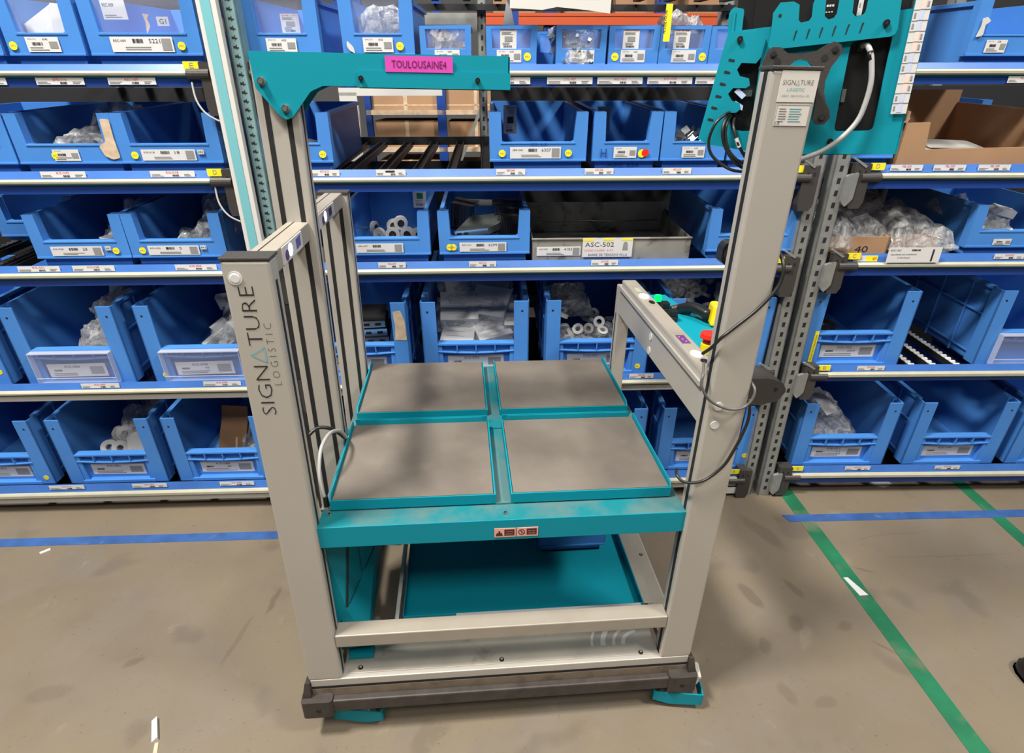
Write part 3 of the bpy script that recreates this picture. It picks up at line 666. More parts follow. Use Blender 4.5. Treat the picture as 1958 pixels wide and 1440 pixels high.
# ------------------------------------------------------------------ contents of the bins
def inbin(b, x, y, z):      # a point given in a bin's own frame, in world space
    return b.matrix_local @ Vector((x, y, z)) if False else (Matrix.Translation(b.location) @ b.rotation_euler.to_matrix().to_4x4()) @ Vector((x, y, z))
def rz_of(b): return b.rotation_euler.z
def crumple(w, d, h, seed, mt, nx=12, amp=.35, flat=False):
    """a crumpled plastic bag: a closed pillow with folded, pinched rims"""
    r = random.Random(seed); off = Vector((r.uniform(0, 50), r.uniform(0, 50), r.uniform(0, 50)))
    m = MB(); top = []; bot = []
    ny = nx
    for j in range(ny+1):
        for i in range(nx+1):
            a, b = i/nx*2-1, j/ny*2-1
            e = max(0, (1-a**4)*(1-b**4))**.5
            n1 = noise.noise(Vector((a*1.6, b*1.6, 0))+off); n2 = noise.noise(Vector((a*4, b*4, 3))+off)
            hz = h*e*(.62+amp*n1+.22*n2)
            jx = .05*noise.noise(Vector((b*3, 7, 0))+off)*abs(a); jy = .06*noise.noise(Vector((a*3, 9, 0))+off)*abs(b)
            rim = .12*h*noise.noise(Vector((a*5, b*5, 8))+off)*(1-e)
            top.append((w/2*(a+jx*3), d/2*(b+jy*3), max(0.002, hz+.15*h+rim)))
            bot.append((w/2*(a+jx*3), d/2*(b+jy*3), .12*h+rim if e < .2 else 0.0))
    n = nx+1; f = []
    for j in range(ny):
        for i in range(nx):
            q = j*n+i; f.append((q, q+1, q+n+1, q+n))
    m.add(top, f, mt); m.add(bot, [tuple(reversed(t)) for t in f], mt)
    return m
def plastic_bag(b, x, y, z, w, d, h, seed, label, mt=None, inside=None, rot=(0, 0, 0), name='plastic_bag', cat='bag', group=None):
    p = inbin(b, x, y, z)
    t = thing(name, label, cat, p, (TILT+rot[0], rot[1], rz_of(b)+rot[2]), group or 'bags of parts in the bins')
    crumple(w, d, h, seed, mt or film).build('film', t, smooth=False)
    r = random.Random(seed)
    if inside:
        m = MB()
        if inside == 'paper': m.x = Matrix.Rotation(r.uniform(-.4, .4), 4, 'Z'); m.box(-w*.32, w*.32, -d*.3, d*.3, h*.25, h*.28, white); m.text('KIS', (-w*.2, -d*.1, h*.284), w*.3, d*.1, grey, ya=(0, 1, 0))
        for k in range({'metal': 14, 'rings': 9, 'pack': 5, 'paper': 3, 'beige': 8, 'red': 6}[inside]):
            c = Vector((r.uniform(-.36, .36)*w, r.uniform(-.36, .36)*d, h*r.uniform(.15, .5)))
            ax = Vector((r.uniform(-1, 1), r.uniform(-1, 1), r.uniform(-.3, 1)))
            if inside == 'rings': m.x = Matrix.Identity(4); m.ring(c, ax, .008, .018, .01, cream, 14)
            else:
                m.x = Matrix.Translation(c) @ ax.to_track_quat('Z', 'Y').to_matrix().to_4x4()
                q = {'metal': (.004, .022, .004, zinc), 'pack': (.03, .04, .012, mat('white_carton', (.55, .56, .58), .6)), 'paper': (.01, .03, .004, zinc), 'beige': (.012, .022, .006, mat('beige_parts', (.6, .5, .4), .5)), 'red': (.02, .03, .008, rust if k % 2 else cream)}[inside]
                m.box(-q[0], q[0], -q[1], q[1], -q[2], q[2], q[3])
        m.build({'metal': 'fittings', 'rings': 'rings', 'pack': 'cartons', 'paper': 'paper_card', 'beige': 'fittings', 'red': 'parts'}[inside], t)
    return t
# top shelf contents
p = inbin(E1, .10, .10, .006)
t = thing('folded_paper', 'folded white paper wad standing in the far left top shelf bin', 'paper', p, (TILT, 0, rz_of(E1)))
m = MB(); m.hexa([(-.06, -.05, 0), (.05, -.06, 0), (.07, .04, 0), (-.05, .05, 0), (-.075, -.04, .10), (.01, -.03, .15), (.04, .05, .15), (-.04, .05, .11)], cream); m.build('sheet', t)
m = MB(); m.hexa([(-.01, -.055, 0), (.075, -.065, 0), (.08, .02, 0), (.0, .03, 0), (.012, -.04, .15), (.075, -.04, .13), (.08, .01, .13), (.02, .02, .15)], cream); m.build('sheet', t)
plastic_bag(E4, .10, .11, .01, .15, .15, .10, 11, 'bag of red and white parts bulging in a top shelf bin', haze, 'red', rot=(.35, 0, .1))
plastic_bag(E4, .10, .13, .09, .14, .14, .07, 12, 'cloudy bag lying over the red and white parts', haze, 'paper', rot=(.3, 0, .3))
plastic_bag(E5, .05, .09, .03, .07, .10, .10, 13, 'pointed clear bag of beige fittings poking up behind the teal arm', film, 'beige', rot=(.9, .1, .2))
plastic_bag(E5, .10, .09, .02, .07, .10, .09, 14, 'clear bag of beige fittings leaning right in its small bin', film, 'beige', rot=(.6, .2, -.3))
plastic_bag(E7, .068, .035, .04, .10, .12, .045, 15, 'clear bag of shiny metal parts standing up over its bin front', film, 'metal', rot=(1.25, 0, .05))
plastic_bag(E7, .015, .10, .055, .06, .09, .05, 16, 'small clear bag sticking out left behind the metal parts bag', film, 'metal', rot=(.8, .2, .4))
plastic_bag(E9, .085, .13, .075, .12, .12, .075, 17, 'large clear puffed bag on the bin with inner card 038', haze, None, rot=(0, 0, .2))
# second shelf
plastic_bag(D1, .14, .13, .035, .19, .16, .09, 21, 'whitish bag of thin hooks in the scuffed second shelf bin', haze, 'metal', rot=(.15, 0, .3))
plastic_bag(D1, .20, .24, .06, .16, .18, .13, 22, 'taller grey bag behind the hooks in the scuffed bin', haze, 'pack', rot=(.3, .1, -.4))
plastic_bag(D2, .25, .12, .01, .07, .12, .06, 23, 'small dark bag in the right corner of the KIS-018 bin', film, 'metal')
plastic_bag(D3, .10, .10, .01, .15, .14, .08, 24, 'dark clear bag in the bin behind the mast', film, 'metal')
for i, (x, y, a) in enumerate(((.06, .09, .3), (.15, .11, -.2), (.2, .16, .5))):
    q = inbin(D4, x+.02, y, .006); t = MB(); t.x = Matrix.Rotation(a, 4, 'Z'); t.box(-.05, .05, -.015, .015, 0, .014, rust)
    o = t.build('brown_profile', None, q, (TILT, 0, rz_of(D4)), bevel=.003); tag(o, 'short brown profile lying flat in the SER-040 bin', 'profile', 'brown profiles in the SER-040 bin')
q = inbin(D5, .135, .10, .02); m = MB(); m.x = Matrix.Rotation(-.5, 4, 'Z') @ Matrix.Rotation(.25, 4, 'Y')
for dx in (0, .013, .026): m.box(-.04, .045, -.02+dx, -.012+dx, 0, .03, zinc)
m.box(-.04, .045, -.02, .014, 0, .004, zinc); tag(m.build('metal_profile', None, q, (TILT, 0, rz_of(D5))), 'ribbed zinc profile lying tilted in the ASC-226 bin', 'metal profile')
clip = MB(); clip.box(-.011, .011, -.002, 0, 0, .022, zinc); clip.box(-.011, .011, .02, .022, 0, .022, zinc); clip.box(-.011, .011, 0, .02, 0, .002, zinc); clip.box(-.004, .004, -.0025, -.002, .008, .014, slot)
cm = clip.mesh('metal_clip'); r = random.Random(5)
for i in range(24):
    q = inbin(D6, .045+.028*(i % 4)+r.uniform(-.005, .005), .055+.028*(i//4 % 3), .010+.036*(i//12)+.018*(i//4 % 3)+r.uniform(0, .014))
    o = link('metal_clip', cm, None, q, (r.uniform(-1, 1), r.uniform(-1, 1), r.uniform(0, 3))); tag(o, 'square zinc clip in the jumbled pile left of the screen housing', 'clip', 'square metal clips')
# third shelf
plastic_bag(C1, .215, .13, .03, .12, .15, .08, 31, 'grey bag in the right half of the KIS-028 bin', haze, 'pack', rot=(.2, 0, .5))
plastic_bag(C1, .20, .22, .08, .06, .18, .05, 32, 'thin upright strip of film rising in the KIS-028 bin', haze, None, rot=(.9, 0, .1))
plastic_bag(C2, .16, .12, .035, .13, .13, .06, 33, 'white paper bag low in front of the KIS-005 bin', haze, 'paper', rot=(.2, 0, .2))
plastic_bag(C2, .23, .13, .05, .12, .16, .09, 34, 'shiny bag of silver parts at the right of the KIS-005 bin', film, 'metal', rot=(.4, 0, -.4))
plastic_bag(C2, .21, .26, .09, .15, .15, .10, 35, 'grey bag at the back of the KIS-005 bin', haze, 'pack', rot=(.5, 0, .3))
wm = MB(); wm.ring((0, 0, 0), (0, 1, 0), .006, .024, .012, cream, 20); wm.ring((0, -.0065, 0), (0, 1, 0), .004, .012, .002, iron, 16)
wa = MB(); wa.cyl((0, 0, 0), (0, .07, 0), .004, zinc, 10)
wmm, wam = wm.mesh('wheel'), wa.mesh('axle'); r = random.Random(7)
for i, (x, y, z, a) in enumerate(((.09, .16, .035, 1.3), (.155, .17, .04, .2), (.18, .17, .05, .3), (.165, .075, .035, .1), (.215, .075, .036, -.2), (.25, .07, .034, .5), (.12, .09, .03, 2.6))):
    t = thing('roller', 'white nylon roller with steel axle in the GAL-047 bin', 'roller', inbin(C3, x, y, z+.04), (TILT+r.uniform(-.2, .2), 0, rz_of(C3)+a), 'white rollers in the GAL-047 bin')
    link('wheel', wmm, t); link('axle', wam, t)
bk = MB(); bk.box(-.055, .055, 0, .0025, 0, .022, zinc); bk.box(-.055, .055, 0, .018, 0, .0025, zinc)
for x in (-.04, -.018): bk.prism(rounded([(x-.008, .008), (x+.008, .008), (x+.008, .016), (x-.008, .016)], .004), -.0008, .0, slot)
bk.hexa([(.055, 0, 0), (.10, .035, 0), (.10, .0375, 0), (.055, .0025, 0), (.055, 0, .022), (.10, .035, .022), (.10, .0375, .022), (.055, .0025, .022)], zinc)
bkm = bk.mesh('steel_bracket')
for i in range(16):     # front fanned stack
    link_o = link('steel_bracket', bkm, None, inbin(C4, .105+.0035*i*.9, .045+.0075*i, .074+.0015*i), (TILT+.1, -.06, rz_of(C4)+.16))
    tag(link_o, 'bent zinc bracket in the fanned front row of the ASC-221 bin', 'bracket', 'fanned zinc brackets')
for i in range(14):
    o = link('steel_bracket', bkm, None, inbin(C4, .10+.003*i, .05+.0075*i, .045+.0012*i), (TILT+.1, -.06, rz_of(C4)+.16))
    tag(o, 'bent zinc bracket in the lower front row of the ASC-221 bin', 'bracket', 'lower zinc brackets')
for i in range(10):
    o = link('steel_bracket', bkm, None, inbin(C4, .12, .24+.009*i, .13-.002*i), (TILT, 0, rz_of(C4)-.12)); tag(o, 'bent zinc bracket in the rear row of the ASC-221 bin', 'bracket', 'rear zinc brackets')
comb = MB()
for i in range(14): comb.box(-.04+.006*i, -.038+.006*i, 0, .004, 0, .09, iron)
comb.box(-.042, .044, 0, .03, .09, .092, iron); comb.box(-.042, .044, 0, .03, 0, .002, iron); cbm = comb.mesh('slotted_strip')
for i, (x, y, z, a) in enumerate(((.235, .08, .04, .3), (.225, .12, .055, .3), (.215, .16, .06, .3), (.06, .19, .055, -.5), (.07, .23, .06, -.5), (.24, .2, .065, .3))):
    o = link('slotted_strip', cbm, None, inbin(C4, x, y, z), (TILT, .1, rz_of(C4)+a)); tag(o, 'dark slotted steel strip bundled in the ASC-221 bin', 'metal strip', 'dark slotted strips')
# steel tray on the third shelf
t = thing('steel_tray', 'worn open steel tray labelled ASC-502 on the third shelf', 'tray', *place(FL, .645, .035, .970))
m = MB(); w_, d_, h_ = .525, .36, .074
m.box(0, w_, 0, .003, 0, h_, oily); m.box(0, w_, d_-.003, d_, 0, h_+.04, oily); m.box(0, .003, 0, d_, 0, h_, oily); m.box(w_-.003, w_, 0, d_, 0, h_, oily); m.box(0, w_, 0, d_, 0, .003, oily)
m.box(-.002, w_+.002, -.004, .004, h_-.003, h_+.002, oily); m.build('tray_body', t, bevel=.001)
label_card(t, 'ASC-502', '4103', .015, .018, .145, .03, y=-.002, thumb=grey)
m = MB(); x0 = .165; m.x = Matrix.Translation((0, 0, .0135)); m.box(x0, x0+.165, -.006, -.0045, .0, .062, white); f = -.0062
for q in (0, .065, .128): m.box(x0+q, x0+q+.036, -.0064, -.006, .054, .061, yel)
m.text('ASC-502', (x0+.008, f, .034), .095, .015, black); m.text('CODE CASIER  4103', (x0+.006, f, .019), .095, .006, red); m.text('BARRE DE TENSION VILLA', (x0+.02, f, .003), .13, .008, black)
m.prism([(x0+.132, .022), (x0+.15, .022), (x0+.148, .044), (x0+.145, .050), (x0+.137, .050), (x0+.134, .044)], -.0064, -.006, grey); m.build('name_card', t, label='large ASC-502 name card')
tag(MB().tube([(0, 0, 0), (.15, .02, .003), (.3, .0, .004), (.44, .03, .002)], .003, cable_b, 8).build('loose_cable', None, inbin(t, .03, .20, .075), (TILT, 0, rz_of(t))), 'thin black cable lying across the steel tray', 'cable')
# second lowest shelf
for i, (x, y, z, a, b, kd) in enumerate(((.21, .15, .085, .15, .4, 'paper'), (.23, .25, .14, .3, .9, 'metal'), (.27, .34, .19, .3, -.4, 'pack'), (.25, .15, .06, .1, 0, 'metal'), (.29, .45, .22, .3, .2, 'metal'))):
    plastic_bag(B1, x, y, z, .15, .18, .10, 40+i, 'clear bag of metal brackets and paper heaped in the far left deep bin', film, kd, rot=(a, 0, b), group='bags heaped in the far left deep bin')
for i, (x, y, z) in enumerate(((.28, .15, .12), (.22, .15, .085), (.28, .22, .18), (.26, .32, .22), (.24, .25, .15))):
    plastic_bag(B2, x, y, z, .12, .14, .07, 50+i, 'grey bag of flat parts in the right half of the KIS-098 bin', haze, 'pack', rot=(.7, 0, .2), group='grey bags in the KIS-098 bin')
ch = MB(); ch.box(-.045, .045, 0, .003, 0, .03, zinc); ch.box(-.045, .045, 0, .16, 0, .003, iron); ch.box(-.045, .045, 0, .16, .028, .03, iron); ch.box(-.03, -.01, -.0008, 0, .01, .02, slot); ch.box(.01, .03, -.0008, 0, .01, .02, slot); chm = ch.mesh('steel_channel')
for i in range(3):
    o = link('steel_channel', chm, None, inbin(B3, .245-.004*i, .07, .100+.032*i), (TILT, 0, rz_of(B3)+.1)); tag(o, 'short zinc channel stacked in the deep bin with torn paper', 'steel channel', 'stacked zinc channels')
cwm = mat('white_carton', (.55, .56, .58), .6)
def package(b, x, y, z, w, d, h, rot, seed, label, grp):
    t = thing('bagged_package', label, 'package', inbin(b, x, y, z), (TILT+rot[0], rot[1], rz_of(b)+rot[2]), grp)
    m = MB(); m.box(-w/2, w/2, -d/2, d/2, .006, h-.008, cwm); small_lines(m, -w*.35, -d/2-.0003, h*.7, w*.6, 4, seed, gap=h*.13, t=h*.04)
    for k in range(3): m.box(-w*.35, w*.2, -d*.3+k*d*.18, -d*.3+k*d*.18+.002, h-.008, h-.0075, grey)
    m.build('carton', t); crumple(w*1.25, d*1.25, h*1.1, seed, film, 10).build('film', t); return t
for i, (x, y, z, w, d, h, rt) in enumerate(((.12, .12, .015, .12, .13, .06, (.2, 0, .2)), (.25, .12, .02, .13, .14, .06, (.25, .1, -.2)), (.12, .15, .08, .12, .14, .06, (.3, .05, -.1)), (.24, .16, .09, .13, .13, .055, (.3, -.1, .3)),
                                            (.12, .22, .15, .14, .14, .06, (.45, 0, .05)), (.24, .24, .16, .14, .14, .065, (.5, .1, -.25)), (.13, .36, .20, .15, .14, .06, (.4, 0, .2)), (.25, .38, .2, .13, .14, .06, (.4, 0, -.1)), (.32, .2, .12, .06, .12, .06, (.4, 0, 0)))):
    package(B4, x, y, z, w, d, h, rt, 60+i, 'bagged white package stacked in the deep bin behind the trays', 'bagged white packages')
rgm = MB().ring((0, 0, 0), (0, 0, 1), .010, .021, .013, cream, 18).mesh('plastic_ring')
greyring = mat('grey_white_plastic', (.5, .5, .49), .4); r = random.Random(9)
for i in range(16):
    o = link('plastic_ring', rgm, None, inbin(B5, .07+r.random()*.24, .07+r.random()*.22, .10+.10*r.random()), (r.uniform(-1.2, 1.2), r.uniform(-1, 1), 0)); tag(o, 'white ring loose in the deep bin left of the short rear upright', 'ring', 'white rings left of the short upright')
plastic_bag(B5, .14, .12, .04, .2, .18, .10, 71, 'clear bag of white rings in front, left of the short rear upright', film, 'rings', rot=(.2, 0, .2))
plastic_bag(B5, .24, .15, .03, .15, .18, .10, 72, 'shiny clear bag with a bright fold beside the short rear upright', film, 'rings', rot=(.3, 0, -.5))
plastic_bag(B5, .12, .30, .16, .16, .16, .07, 73, 'bag with white paper at the back, left of the short rear upright', haze, 'paper', rot=(.5, 0, .2))
plastic_bag(B5, .13, .10, .01, .18, .14, .06, 74, 'flat grey bag at the bottom, left of the short rear upright', haze, 'pack')
for i in range(70):
    y = .06+.45*r.random(); o = link('plastic_ring', rgm, None, inbin(B6, .05+r.random()*.27, y, .12+.02*r.random()+.20*y), (r.uniform(-1.3, 1.3), r.uniform(-1, 1), 0)); tag(o, 'white ring in the heap behind the control panel', 'ring', 'white rings behind the control panel')
plastic_bag(B6, .18, .25, .02, .28, .42, .13, 75, 'large clear bag under the heap of white rings', film, None)
plastic_bag(B6, .09, .36, .2, .14, .12, .07, 76, 'clear bag with shiny fold at the back of the ring heap', film, 'rings', rot=(.4, 0, .3))
t = thing('plastic_cap', 'black rounded plastic cap in the POU-026 bin', 'cap', inbin(B7, .13, .14, .075), (TILT, 0, rz_of(B7)))  # a plain rounded plastic cap
MB().cyl((0, 0, 0), (0, 0, .045), .038, blackp, 20, .03).cyl((.03, .02, 0), (.03, .02, .03), .04, blackp, 20, .036).build('cap', t, bevel=.004)
# bottom shelf
for i, (x, y, z, c) in enumerate(((.12, .10, .095, 0), (.17, .09, .10, 1), (.165, .15, .13, 0), (.2, .17, .135, 0), (.13, .17, .115, 1), (.21, .12, .10, 0))):
    o = link('plastic_ring', MB().ring((0, 0, 0), (.2, -.8, .6), .012, .03, .022, cream, 20).mesh('plastic_ring'), None, inbin(A1, x, y, z), (.2*i, .1, 0)); tag(o, 'white ring among the paper in the KIS-082 bin', 'ring', 'white rings in the KIS-082 bin')
m = MB(); n = 8
for i in range(n):
    a0, a1 = i/n, (i+1)/n; m.hexa([(-.05+.1*a0, 0, 0), (-.05+.1*a1, 0, 0), (-.05+.1*a1, .003, 0), (-.05+.1*a0, .003, 0), (-.045+.1*a0, .03, .06+.03*math.sin(3*a0)), (-.045+.1*a1, .03, .06+.03*math.sin(3*a1)), (-.045+.1*a1, .033, .06+.03*math.sin(3*a1)), (-.045+.1*a0, .033, .06+.03*math.sin(3*a0))], cream)
for k in range(4): m.box(-.03, .03, .008+.005*k, .0095+.005*k, .02+.011*k, .022+.011*k, grey)
tag(m.build('paper_sheet', None, inbin(A1, .26, .06, .09), (TILT+.2, 0, rz_of(A1))), 'curled printed paper sheet in the KIS-082 bin', 'paper')
plastic_bag(A1, .21, .22, .12, .18, .16, .09, 81, 'clear bag of silver parts behind the white rings, KIS-082 bin', film, 'metal', rot=(.4, 0, .2))
plastic_bag(A1, .18, .16, .03, .24, .2, .08, 82, 'flat clear bag under the rings in the KIS-082 bin', film, 'rings')
plastic_bag(A1, .24, .36, .18, .18, .16, .08, 83, 'shiny clear bag high at the back of the KIS-082 bin', film, 'metal', rot=(.3, 0, .5))
t = thing('cardboard_flap', 'brown cardboard piece leaning in the KIS-088 bin', 'cardboard', inbin(A2, .165, .07, .01), (TILT-.45, .05, rz_of(A2)-.05))
m = MB(); m.prism([(-.055, 0), (.055, 0), (.065, .20), (.062, .245), (-.04, .245), (-.038, .20)], 0, .006, cardd); m.build('sheet', t)
m = MB(); m.box(.02, .028, -.002, 0, .06, .12, tan_); m.build('tape_strip', t)
plastic_bag(A2, .26, .15, .05, .10, .2, .12, 84, 'dark clear bag right of the brown cardboard piece', film, 'metal', rot=(.5, 0, 0))
plastic_bag(A3, .10, .14, .10, .18, .2, .12, 85, 'clear film bag glimpsed between the left uprights', film, 'red', rot=(.5, 0, .3))
plastic_bag(A7, .17, .19, .09, .24, .26, .09, 86, 'clear bag with a paper card in the KIS-011 bin', film, 'metal', rot=(.35, 0, .3))
m = MB(); m.box(-.035, .035, -.06, .06, 0, .0012, white); m.text('KIS 011', (-.025, .03, .0015), .05, .012, grey, ya=(0, 1, 0)); tag(m.build('paper_card', None, inbin(A7, .14, .13, .222), (TILT+.55, 0, rz_of(A7)+.5)), 'white paper card on the bag in the KIS-011 bin', 'card')
plastic_bag(A7, .10, .36, .15, .2, .2, .09, 87, 'dark clear bag at the back of the KIS-011 bin', film, 'metal', rot=(.3, 0, .3))
m = MB()
for k in range(4): m.box(-.02, .025, -.03, .03, .014*k, .014*k+.01, zinc)
tag(m.build('metal_part', None, inbin(A8, .07, .10, .09), (TILT, 0, rz_of(A8)+.2), bevel=.002), 'stack of bright metal plates at the left of the KIS-144 bin', 'metal part')
plastic_bag(C8, .12, .12, .05, .18, .16, .10, 88, 'grey bag leaning in the right edge third shelf bin', haze, 'pack', rot=(.9, 0, -.3))
plastic_bag(C8, .08, .2, .09, .16, .14, .07, 89, 'crumpled clear bag at the back of the right edge third shelf bin', film, 'metal', rot=(.3, 0, .3))

# cardboard boxes of the right rack section
def open_box(F, u, v, z, w, d, h, label, mt=card, flap=True, lean=0, th=.005):
    t = thing('cardboard_box', label, 'cardboard box', *place(F, u, v, z)); m = MB()
    m.box(0, w, 0, th, 0, h, mt); m.box(0, w, d-th, d, 0, h, mt); m.box(0, th, 0, d, 0, h, mt); m.box(w-th, w, 0, d, 0, h, mt); m.box(0, w, 0, d, 0, th, mt)
    m.build('box_body', t); return t
t = thing('cardboard_box', 'large open cardboard box with a low cut front, second shelf at right', 'cardboard box', *place(FR, .115, .03, 1.259))
m = MB(); wq, dq = .44, .42
m.prism([(0, 0), (wq, 0), (wq, .060), (.085, .052), (.075, .13), (0, .128)], 0, .005, card)
m.box(0, .005, 0, dq, 0, .16, card); m.box(wq-.005, wq, 0, dq, 0, .16, card); m.box(0, wq, dq-.005, dq, 0, .20, card); m.box(0, wq, 0, dq, 0, .005, card); m.build('box_body', t)
m = MB(); m.hexa([(.0, .0, .128), (-.02, -.01, .13), (-.02, .30, .16), (.0, .30, .16), (.0, .0, .132), (-.02, -.01, .134), (-.02, .30, .164), (.0, .30, .164)], card); m.build('flap', t)
for i, (x, y, w, d, a, s) in enumerate(((.16, .18, .16, .12, .3, 1), (.30, .2, .18, .14, -.2, 2))):
    m = MB(); m.prism(rounded([(-w/2, -d/2), (w/2, -d/2*.8), (w/2*.9, d/2), (-w/2*.8, d/2*.9)], .02), .0, .004, cream, 'z')
    tag(m.build('white_sheet', None, inbin(t, x, y, .035+.006*i), (TILT+.08, .04, rz_of(t)+a), smooth=False), 'white foam sheet inside the open cardboard box, %s' % ('left one' if i == 0 else 'right one'), 'sheet')
wf = MB()
for k in range(9): a = k*.35; wf.hexa([(-.02, 0, 0), (.02, .01, 0), (.02, .014, 0), (-.02, .004, 0), (-.03+.01*math.sin(a), 0, .13-.006*k), (.035+.008*math.cos(a*2), .01, .12-.01*k), (.035, .014, .12-.01*k), (-.03, .004, .13-.006*k)], cream); wf.x = Matrix.Translation((.002*k, .006*k, 0))
tag(wf.build('paper_stack', None, W(FR, .085, .045, 1.285), (TILT, .1, FR[1])), 'fanned stack of white paper edges behind the sticker strip', 'paper')
CB1 = open_box(FR, -.03, .035, .978, .205, .28, .062, 'low cardboard box marked 40 wrapped in shiny film on the third shelf', card)
m = MB(); m.text('40', (.095, -.0006, .010), .045, .022, black); m.build('handwriting', CB1)
CB2 = open_box(FR, .20, .06, .980, .16, .26, .062, 'low cardboard box inside a clear bag behind the ASC-261 card', card)
plastic_bag(CB1, .08, .15, .03, .26, .30, .12, 91, 'clear film spilling over the cardboard box marked 40', film, None, rot=(.1, 0, .2))
plastic_bag(CB1, .18, .30, .08, .26, .26, .12, 92, 'dark crinkled film behind the cardboard box marked 40', film, 'metal', rot=(.2, 0, -.2))
plastic_bag(CB2, .08, .14, .0, .24, .34, .15, 93, 'big clear bag wrapped round the cardboard box behind the ASC-261 card', film, None, rot=(0, 0, .1))
for i, (u, w_) in enumerate(((.05, .30), (.40, .30))):
    t = bin_s(FR, 'R', 'D', u, w_ if w_ == .298 else .298, 'dark blue bin behind the large open cardboard box, %s' % ('left one' if i == 0 else 'right one'), v=.47)
    t.location.z += .02

# ------------------------------------------------------------------ the racks far behind, seen through the empty lanes
t = thing('storage_shelf', 'blue and cardboard filled shelving seen through the empty second shelf lane', 'shelving', W(FL, 0, 1.45, 0), (0, 0, FL[1]))
for u, wd in ((-.125, .03), (.245, .045), (.62, .045)): MB().box(u, u+wd, 0, .04, 0, 2.2, bluedk).build('upright_post', t)
for z in (1.185, 1.365, .90): MB().box(-.12, .66, .0, .5, z, z+.022, tan_).build('shelf_board', t)
for z in (1.08, .85): MB().box(-.12, .66, -.01, .03, z, z+.03, iron).build('shelf_beam', t)
m = MB(); m.x = Matrix.Translation((.42, -.05, 1.28)) @ Matrix.Rotation(.42, 4, 'Y'); m.box(-.008, .008, 0, .01, -.26, .3, galv); m.build('diagonal_brace', t)
t2 = thing('storage_shelf', 'white shelf side panel beyond the empty second shelf lane', 'shelving', W(FL, -.215, 1.3, 0), (0, 0, FL[1])); MB().box(0, .085, 0, .03, 0, 1.47, cream).box(0, .5, 0, .03, 1.455, 1.49, cream).build('side_panel', t2)
for i, (u, z, w_, h_, mt) in enumerate(((-.085, 1.387, .33, .13, card), (-.085, 1.207, .33, .13, card), (.295, 1.387, .30, .13, card), (.295, 1.207, .30, .125, cardd), (-.08, .922, .33, .22, card), (.30, .922, .30, .2, card))):
    m = MB(); m.box(0, w_, 0, .35, 0, h_, mt); m.box(0, w_, -.001, 0, h_*.15, h_*.2, tan_); m.box(w_*.47, w_*.53, -.001, .35, 0, h_+.0005, tan_)
    o = m.build('cardboard_box', None, W(FL, u, 1.48, z), (0, 0, FL[1]), bevel=.003)
    tag(o, ['closed cardboard box, left of the upper pair seen through the empty lane', 'closed cardboard box below the dark gap, left half of the empty lane view', 'closed cardboard box, right of the upper pair seen through the empty lane', 'darker cardboard box below the dark gap, right half of the empty lane view', 'big cardboard box under the black rear crossbeam, left one', 'big cardboard box under the black rear crossbeam, right one'][i], 'cardboard box', 'cardboard boxes on the shelving behind')
t = thing('pallet_rack', 'pallet rack with orange beams beyond the top shelf', 'rack', W(FL, 0, 2.2, 0), (0, 0, FL[1]))
for u in (.855, 1.53, -.4): 
    m = MB(); m.box(u, u+.08, 0, .06, 0, 3, bluedk)
    for k in range(24): m.box(u+.012, u+.022, -.001, 0, 1.3+k*.05, 1.315+k*.05, slot); m.box(u+.058, u+.068, -.001, 0, 1.3+k*.05, 1.315+k*.05, slot)
    m.build('upright_post', t)
for z in (1.83, .6): MB().box(-.4, 2.4, -.02, .03, z, z+.06, orange).box(-.4, 2.4, -.025, -.02, z+.045, z+.06, orange).build('beam', t)
for i, u in enumerate((.55, .98, 1.3, 1.75)):
    m = MB(); m.box(0, .26, 0, .4, 0, .25, card); tag(m.build('cardboard_box', None, W(FL, u, 2.3, 1.895), (0, 0, FL[1]), bevel=.004), 'cardboard box standing on the orange beam, %s from the left' % ['first', 'second', 'third', 'fourth'][i], 'cardboard box', 'boxes on the orange beam')
for i, u in enumerate((.45, 1.0, 1.5)):
    m = MB(); m.box(0, .42, 0, .5, 0, .8, cardd); tag(m.build('cardboard_box', None, W(FL, u, 2.25, .66), (0, 0, FL[1]), bevel=.004), 'tall cardboard box under the orange beam, %s from the left' % ['first', 'second', 'third'][i], 'cardboard box', 'boxes under the orange beam')

# ------------------------------------------------------------------ floor tapes and litter
def strip(name, pts, mt, label, cat='floor tape', z=.0012):
    m = MB(); m.prism(pts, 0.0002, z, mt, 'z'); return tag(m.build(name), label, cat)
strip('floor_tape', [(-3.2, .905), (-.30, .776), (-.302, .734), (-3.2, .862)], btape, 'blue floor tape in front of the left rack section')
strip('floor_tape', [(1.608, .700), (3.9, .58), (3.9, .535), (1.622, .660)], btape, 'blue floor tape in front of the right rack section', z=.0016)
strip('floor_tape', [(1.690, 1.3), (1.750, 1.3), (1.585, -2.2), (1.540, -2.2)], green, 'long green floor tape running from the rack foot past the trolley')
strip('floor_tape', [(2.475, 1.3), (2.528, 1.3), (2.36, -.4), (2.31, -.4)], green, 'shorter green floor tape at the right edge of the photo')
strip('paper_scrap', [(1.656, .374), (1.671, .373), (1.692, .296), (1.663, .296)], white, 'white paper scrap on the long green tape', 'paper scrap', .003)
strip('paper_scrap', [(-1.13, .735), (-1.105, .755), (-1.098, .745), (-1.123, .727)], white, 'small white scrap beside the left blue tape', 'paper scrap', .003)
m = MB(); m.hexa([(0, 0, 0), (.014, .004, 0), (.035, -.055, 0), (.02, -.06, 0), (0, 0, .002), (.014, .004, .012), (.035, -.055, .012), (.02, -.06, .002)], white)
tag(m.build('paper_curl', None, (-.44, .06, 0), (0, 0, .1)), 'curled strip of white backing paper on the bare floor at lower left', 'paper scrap')
